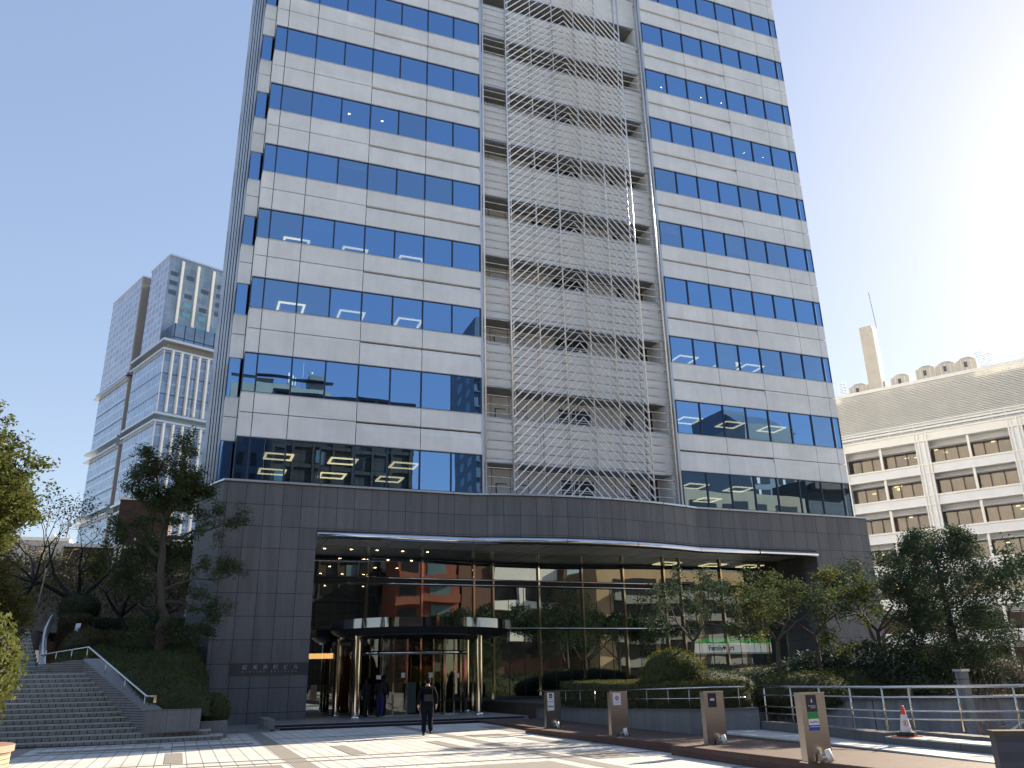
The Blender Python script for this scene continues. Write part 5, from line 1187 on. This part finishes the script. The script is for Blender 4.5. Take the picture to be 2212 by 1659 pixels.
for r in range(5):
    mpart(t, MB().box(28.4, 38.0, y, y+1.3, 2.3+r*3.3, 3.4+r*3.3), 'balcony_front', 'r_brick')
    for x, w2, m_ in ((29.2, 2.6, 'r_blk'), (34, 2.8, 'r_win')): mpart(t, MB().box(x, x+w2, y+.02, y+.1, 3.5+r*3.3, 5.2+r*3.3), 'window', m_)
t, y = mirrored('white_apartments', 'white and brown building with splayed walls mirrored mid-way in the lobby glass', 38, 55, 115, 19, '')
mpart(t, MB().box(38.6, 55, y-10, y, 0, 18.2), 'wall', 'r_brown')
mpart(t, MB().box(44, 54.5, y+.02, y+.5, 15.6, 18.2).box(44.5, 54.6, y+.02, y+1.0, 11.6, 13.0).box(46, 55, y+.02, y+1.0, 7, 8.4), 'white_front', 'white')
mpart(t, MB().prism([(48.6, y+.1), (49.8, y+.1), (49.8, y+1.2), (48.6, y+1.2)], 8, 15.6), 'white_pier', 'white')
mpart(t, MB().prism([(53.8, y), (55.2, y), (55.2, y+1.6), (54.6, y+1.6)], 0, 18.3), 'slanted_wall', 'r_brown')
for r in range(4): mpart(t, MB().box(45, 48.4, y+.02, y+.3, 13.1-r*4.4, 15.4-r*4.4).box(50, 53.6, y+.02, y+.3, 13.1-r*4.4, 15.4-r*4.4), 'window', 'r_blk')
t, y = mirrored('tan_apartments', 'tan tiled apartment building with pale balconies mirrored in the right lobby glass', 53, 92, 110, 30, '')
mpart(t, MB().box(59.1, 93, y-12, y, 0, 18.0).box(73, 99, y-12, y-4, 18, 30.4), 'wall', 'r_tan')
for r in range(5):
    for (a, c) in ((62, 69.4), (70.2, 76), (78, 84), (85.5, 91)):
        mpart(t, MB().box(a, c, y+.02, y+.1, 13.9-r*3.3, 16.0-r*3.3), 'window', 'r_blk'); mpart(t, MB().box(a-.2, c+.1, y+.1, y+1.4, 12.7-r*3.3, 13.9-r*3.3), 'balcony_front', 'r_grey')
for r in range(3):
    for (a, c) in ((76, 81), (82.5, 87), (88.5, 91), (93, 97)):
        mpart(t, MB().box(a, c, y-3.98, y-3.9, 26-r*3.5, 28.6-r*3.5), 'window', 'r_blk'); mpart(t, MB().box(a, c, y-3.9, y-2.9, 25.2-r*3.5, 26.2-r*3.5), 'balcony_front', 'r_grey')
for z in (5, 8.3, 11.6, 14.9): mpart(t, MB().box(59.05, 59.08, y-8, y-6.4, z, z+1.2), 'small_window', 'r_blk')
t, y = mirrored('grey_apartments', 'grey apartment block with a raked roof mirrored in the right second window ribbon', 97, 130, 150, 60, '')
mpart(t, MB().box(116, 130, y-27, y, 0, 56.5), 'wall', 'r_grey'); mpart(t, MB().box(116.5, 124, y-22, y-8, 56.5, 62), 'stair_head', 'r_blue')
mpart(t, MB().prof([(y, 54.5), (y-14, 54.5), (y-14, 62), (y-8, 61)], 117, 131), 'raked_roof', 'r_blue')
for r in range(14):
    for x in (117, 124): mpart(t, MB().box(x, x+4.2, y+.02, y+.1, 49.5-r*3.7, 51.7-r*3.7), 'window', 'r_blk'); mpart(t, MB().box(x+1, x+1.7, y+.1, y+.2, 49.5-r*3.7, 51.7-r*3.7), 'curtain', 'white')
t, y = mirrored('brown_flank_building', 'plain dark brown wall mirrored at the right end of the lowest window ribbon', 108, 126, 128, 38, '')
mpart(t, MB().box(112, 124.5, y-10, y, 0, 37.8), 'wall', 'r_dark'); mpart(t, MB().box(113, 124, y, y+1.5, 35.8, 37.2), 'ledge', 'r_brown')
t, y = mirrored('added_reflection_block', 'unseen block added to darken the left of the canopy rim reflection', -48, -4, 118, 26, '')  # invented block, dark so the canopy rim mirrors less bright sky
mpart(t, MB().box(-48, 2, y-14, y, 0, 27), 'wall', 'r_dark')
for r in range(7):
    for k in range(8): mpart(t, MB().box(-46+k*6, -42.4+k*6, y+.02, y+.06, 2+r*3.6, 4.2+r*3.6), 'window', 'r_blk')
t, y = mirrored('added_reflection_backdrop', 'unseen long low block added to cover bright sky in the canopy rim reflection', -120, 60, 146, 18, '')  # invented backdrop closing the sky gaps that brightened the canopy rim
mpart(t, MB().box(-120, 60, y-14, y, 0, 17), 'wall', 'r_grey')
for r in range(4):
    for k in range(18): mpart(t, MB().box(-118+k*9.8, -112+k*9.8, y+.02, y+.06, 2+r*3.8, 4.4+r*3.8), 'window', 'r_blk')
t, first = None, None
for i, (x, y, s_) in enumerate(((31, -15, 1.0), (36.5, -13, 1.08), (42, -14.5, 1.0), (47, -12.5, 1.0), (52, -15, 1.05), (57.5, -13, .9))):
    lab = 'leafy street tree mirrored dark green in the lobby glass, %s from the left of six' % 'first second third fourth fifth sixth'.split()[i]
    if i == 0:
        first, tp_ = tree('street_tree', lab, (x, y, 0), 3.2, .2, 2.6, 4, 'leaf_d', 24, .16, .9, 201, 'street trees behind the viewer', spread=.6, up=.2)
    else:
        q = dup(first, (x, y, 0), i*1.3, lab, (s_, s_, s_))

# ================================================================== PEOPLE
def skin_mesh(chains, name, m, parent, sub=2):
    """chains of (point, radius) grown into one continuous skin surface; first chain is the root"""
    me = bpy.data.meshes.new(name); V = []; Rr = []; Ed = []; idx = {}
    for ch in chains:
        prev = None
        for p, r in ch:
            k = tuple(round(c, 4) for c in p)
            if k not in idx: idx[k] = len(V); V.append(p); Rr.append(r)
            i = idx[k]
            if prev is not None and prev != i: Ed.append((prev, i))
            prev = i
    me.from_pydata(V, Ed, []); o = bpy.data.objects.new(name, me); COL.objects.link(o)
    md = o.modifiers.new('skin', 'SKIN'); md.use_smooth_shade = True
    if not me.skin_vertices: me.attributes
    bm = None
    import bmesh
    bm = bmesh.new(); bm.from_mesh(me); ly = bm.verts.layers.skin.verify()
    for i, v in enumerate(bm.verts):
        r = Rr[i]; v[ly].radius = r if isinstance(r, tuple) else (r, r); v[ly].use_root = (i == 0)
    bm.to_mesh(me); bm.free()
    ss = o.modifiers.new('sub', 'SUBSURF'); ss.levels = sub; ss.render_levels = sub
    bpy.context.view_layer.update(); dg = bpy.context.evaluated_depsgraph_get()
    nm = bpy.data.meshes.new_from_object(o.evaluated_get(dg)); bpy.data.objects.remove(o)
    nm.materials.clear(); nm.materials.append(M[m]); nm.polygons.foreach_set('use_smooth', [True]*len(nm.polygons))
    q = bpy.data.objects.new(name, nm); COL.objects.link(q); q.parent = parent; return q
def hand_chains(w_, s, down=(0, 0, -1), fw_=(0, 1, 0)):
    """palm and five bent fingers hanging from the wrist"""
    W = Vector(w_); D = Vector(down); Fv = Vector(fw_); S = D.cross(Fv); out = []
    palm = W+D*.05; out.append([(tuple(W), (.024, .02)), (tuple(palm), (.034, .016))])
    for j, (off, ln) in enumerate(((.030, .062), (.011, .072), (-.009, .068), (-.027, .054))):
        b0 = W+D*.088+Fv*off; c1 = b0+D*ln*.5+S*s*.010; c2 = b0+D*ln*.9+S*s*.028
        out.append([(tuple(palm), (.034, .016)), (tuple(b0), (.010, .010)), (tuple(c1), (.009, .009)), (tuple(c2), (.008, .008))])
    t0 = W+D*.035+Fv*.034; t1 = W+D*.068+Fv*.055+S*s*.012
    out.append([(tuple(W), (.024, .02)), (tuple(t0), (.011, .011)), (tuple(t1), (.010, .010)), (tuple(t1+D*.03), (.008, .008))])
    return out
def person(name, label, loc, rz, h, stride, top, bot, hairm='hair', longhair=False, bag=False, coat=.0):
    """figure facing local +y"""
    t = thing('person', label, 'person', loc, rz); k = h/1.72; v = lambda x, y, z: (x*k, y*k, z*k)
    hip = v(0, 0, .93); st_ = stride
    kneeL, kneeR = v(-.095, .05*st_, .50), v(.095, -.02+.10*(1-st_), .50) if False else v(.095, .08*st_, .50)
    ankL, ankR = v(-.10, .16*st_, .085), v(.10, -.24*st_, .11+.05*st_)
    sho = v(0, .0, 1.42); nk = v(0, .01, 1.50); hd = v(0, .02, 1.61)
    elL, elR = v(-.27, -.09*st_, 1.15), v(.27, -.02, 1.15); wrL, wrR = v(-.29, .03*st_, .90), v(.285, .06, .91)
    body = [[(hip, (.10, .07)), (v(0, 0, 1.08), (.10, .07)), (v(0, 0, 1.25), (.11, .075)), (sho, (.10, .07)), (nk, (.052, .052)), (v(0, .015, 1.555), (.06, .065)), (hd, (.078, .098)), (v(0, .01, 1.68), (.06, .075))],
            [(sho, (.10, .07)), (v(-.175, 0, 1.395), .045), (elL, .036), (wrL, .027)], [(sho, (.10, .07)), (v(.175, 0, 1.395), .045), (elR, .036), (wrR, .027)],
            [(hip, (.10, .07)), (v(-.09, 0, .84), .06), (kneeL, .042), (ankL, .034)], [(hip, (.10, .07)), (v(.09, 0, .84), .06), (kneeR, .042), (ankR, .034)]]
    body += hand_chains(wrL, 1)+hand_chains(wrR, -1)
    b_ = skin_mesh(body, 'body', 'skin', t)
    # face: nose and ears on the head
    f_ = MB().blob(v(0, .118, 1.605), (.014*k, .02*k, .024*k), 1, 10, 0).blob(v(-.08, .02, 1.605), (.012*k, .02*k, .032*k), 1, 10, 0).blob(v(.08, .02, 1.605), (.012*k, .02*k, .032*k), 1, 10, 0)
    f_.obj('face_detail', 'skin', t, True); MB().blob(v(-.03, .108, 1.625), (.012*k, .008*k, .007*k), 1, 8, 0).blob(v(.03, .108, 1.625), (.012*k, .008*k, .007*k), 1, 8, 0).box(-.024*k, .024*k, .105*k, .112*k, 1.556*k, 1.563*k).obj('eyes_and_mouth', 'bag', t)
    hb = MB().blob(v(0, -.022, 1.645), (.094*k, .112*k, .108*k), 3, 18, .03)
    if longhair: hb.blob(v(0, -.055, 1.54), (.085*k, .06*k, .14*k), 4, 16, .05)
    hb.obj('hair', hairm, t, True)
    jk = [[(v(0, 0, .80-coat), (.20, .15)), (v(0, 0, .90), (.19, .14)), (v(0, 0, 1.08), (.175, .13)), (v(0, 0, 1.27), (.195, .14)), (v(0, 0, 1.40), (.15, .11)), (v(0, -.005, 1.47), (.075, .068))],
          [(v(0, 0, 1.40), (.15, .11)), (v(-.19, 0, 1.385), .08), (elL, .068), (tuple(Vector(wrL)+Vector((0, 0, .01))), .05)], [(v(0, 0, 1.40), (.15, .11)), (v(.19, 0, 1.385), .08), (elR, .068), (tuple(Vector(wrR)+Vector((0, 0, .01))), .05)]]
    skin_mesh(jk, 'jacket', top, t)
    tr_ = [[(v(0, 0, 1.0), (.16, .12)), (v(0, 0, .90), (.17, .125)), (v(-.10, 0, .80), .115), (kneeL, .088), (tuple(Vector(ankL)+Vector((0, 0, -.01))), .078)], [(v(0, 0, .90), (.17, .125)), (v(.10, 0, .80), .115), (kneeR, .088), (tuple(Vector(ankR)+Vector((0, 0, -.01))), .078)]]
    skin_mesh(tr_, 'trousers', bot, t)
    for (a, tip) in ((ankL, 0), (ankR, .6*st_)):
        A = Vector(a); skin_mesh([[(tuple(A+Vector((0, -.06, -.035))), (.055, .05)), (tuple(A+Vector((0, .05, -.045-.04*tip))), (.056, .042)), (tuple(A+Vector((0, .17, -.055-.07*tip))), (.045, .028))]], 'shoe', 'shoe', t, 2)
    skin_mesh([[(v(0, -.005, 1.462), (.062, .062)), (v(0, 0, 1.50), (.058, .058))]], 'collar', 'shirt', t, 1)
    if bag:
        q = MB().box(-.15*k, .15*k, -.27*k, -.115*k, .98*k, 1.42*k); o = q.obj('backpack', 'bag', t); bv = o.modifiers.new('bevel', 'BEVEL'); bv.width = .045; bv.segments = 4
        MB().box(-.12*k, .12*k, -.30*k, -.262*k, 1.02*k, 1.22*k).obj('backpack_pocket', 'black', o)
        for s_ in (-1, 1): MB().tube([v(s_*.10, -.16, 1.40), v(s_*.11, -.02, 1.485), v(s_*.11, .10, 1.40), v(s_*.12, .10, 1.2)], .016, 6).obj('strap', 'bag', o)
    return t
person('man', 'man in dark navy suit with black backpack walking towards the glass doors', (7.40, 26.85, 0), R(-12), 1.70, .75, 'suit', 'suit', bag=True)
person('woman', 'person in black top and bright blue trousers standing just inside the glass doors', (8.25, 37.6, .17), R(-40), 1.62, .15, 'black', 'blue', longhair=True, coat=.02)
person('other', 'dark-clothed person beside the one in blue trousers, at the left door post', (7.78, 38.1, .17), R(20), 1.60, .1, 'black', 'black', longhair=True)
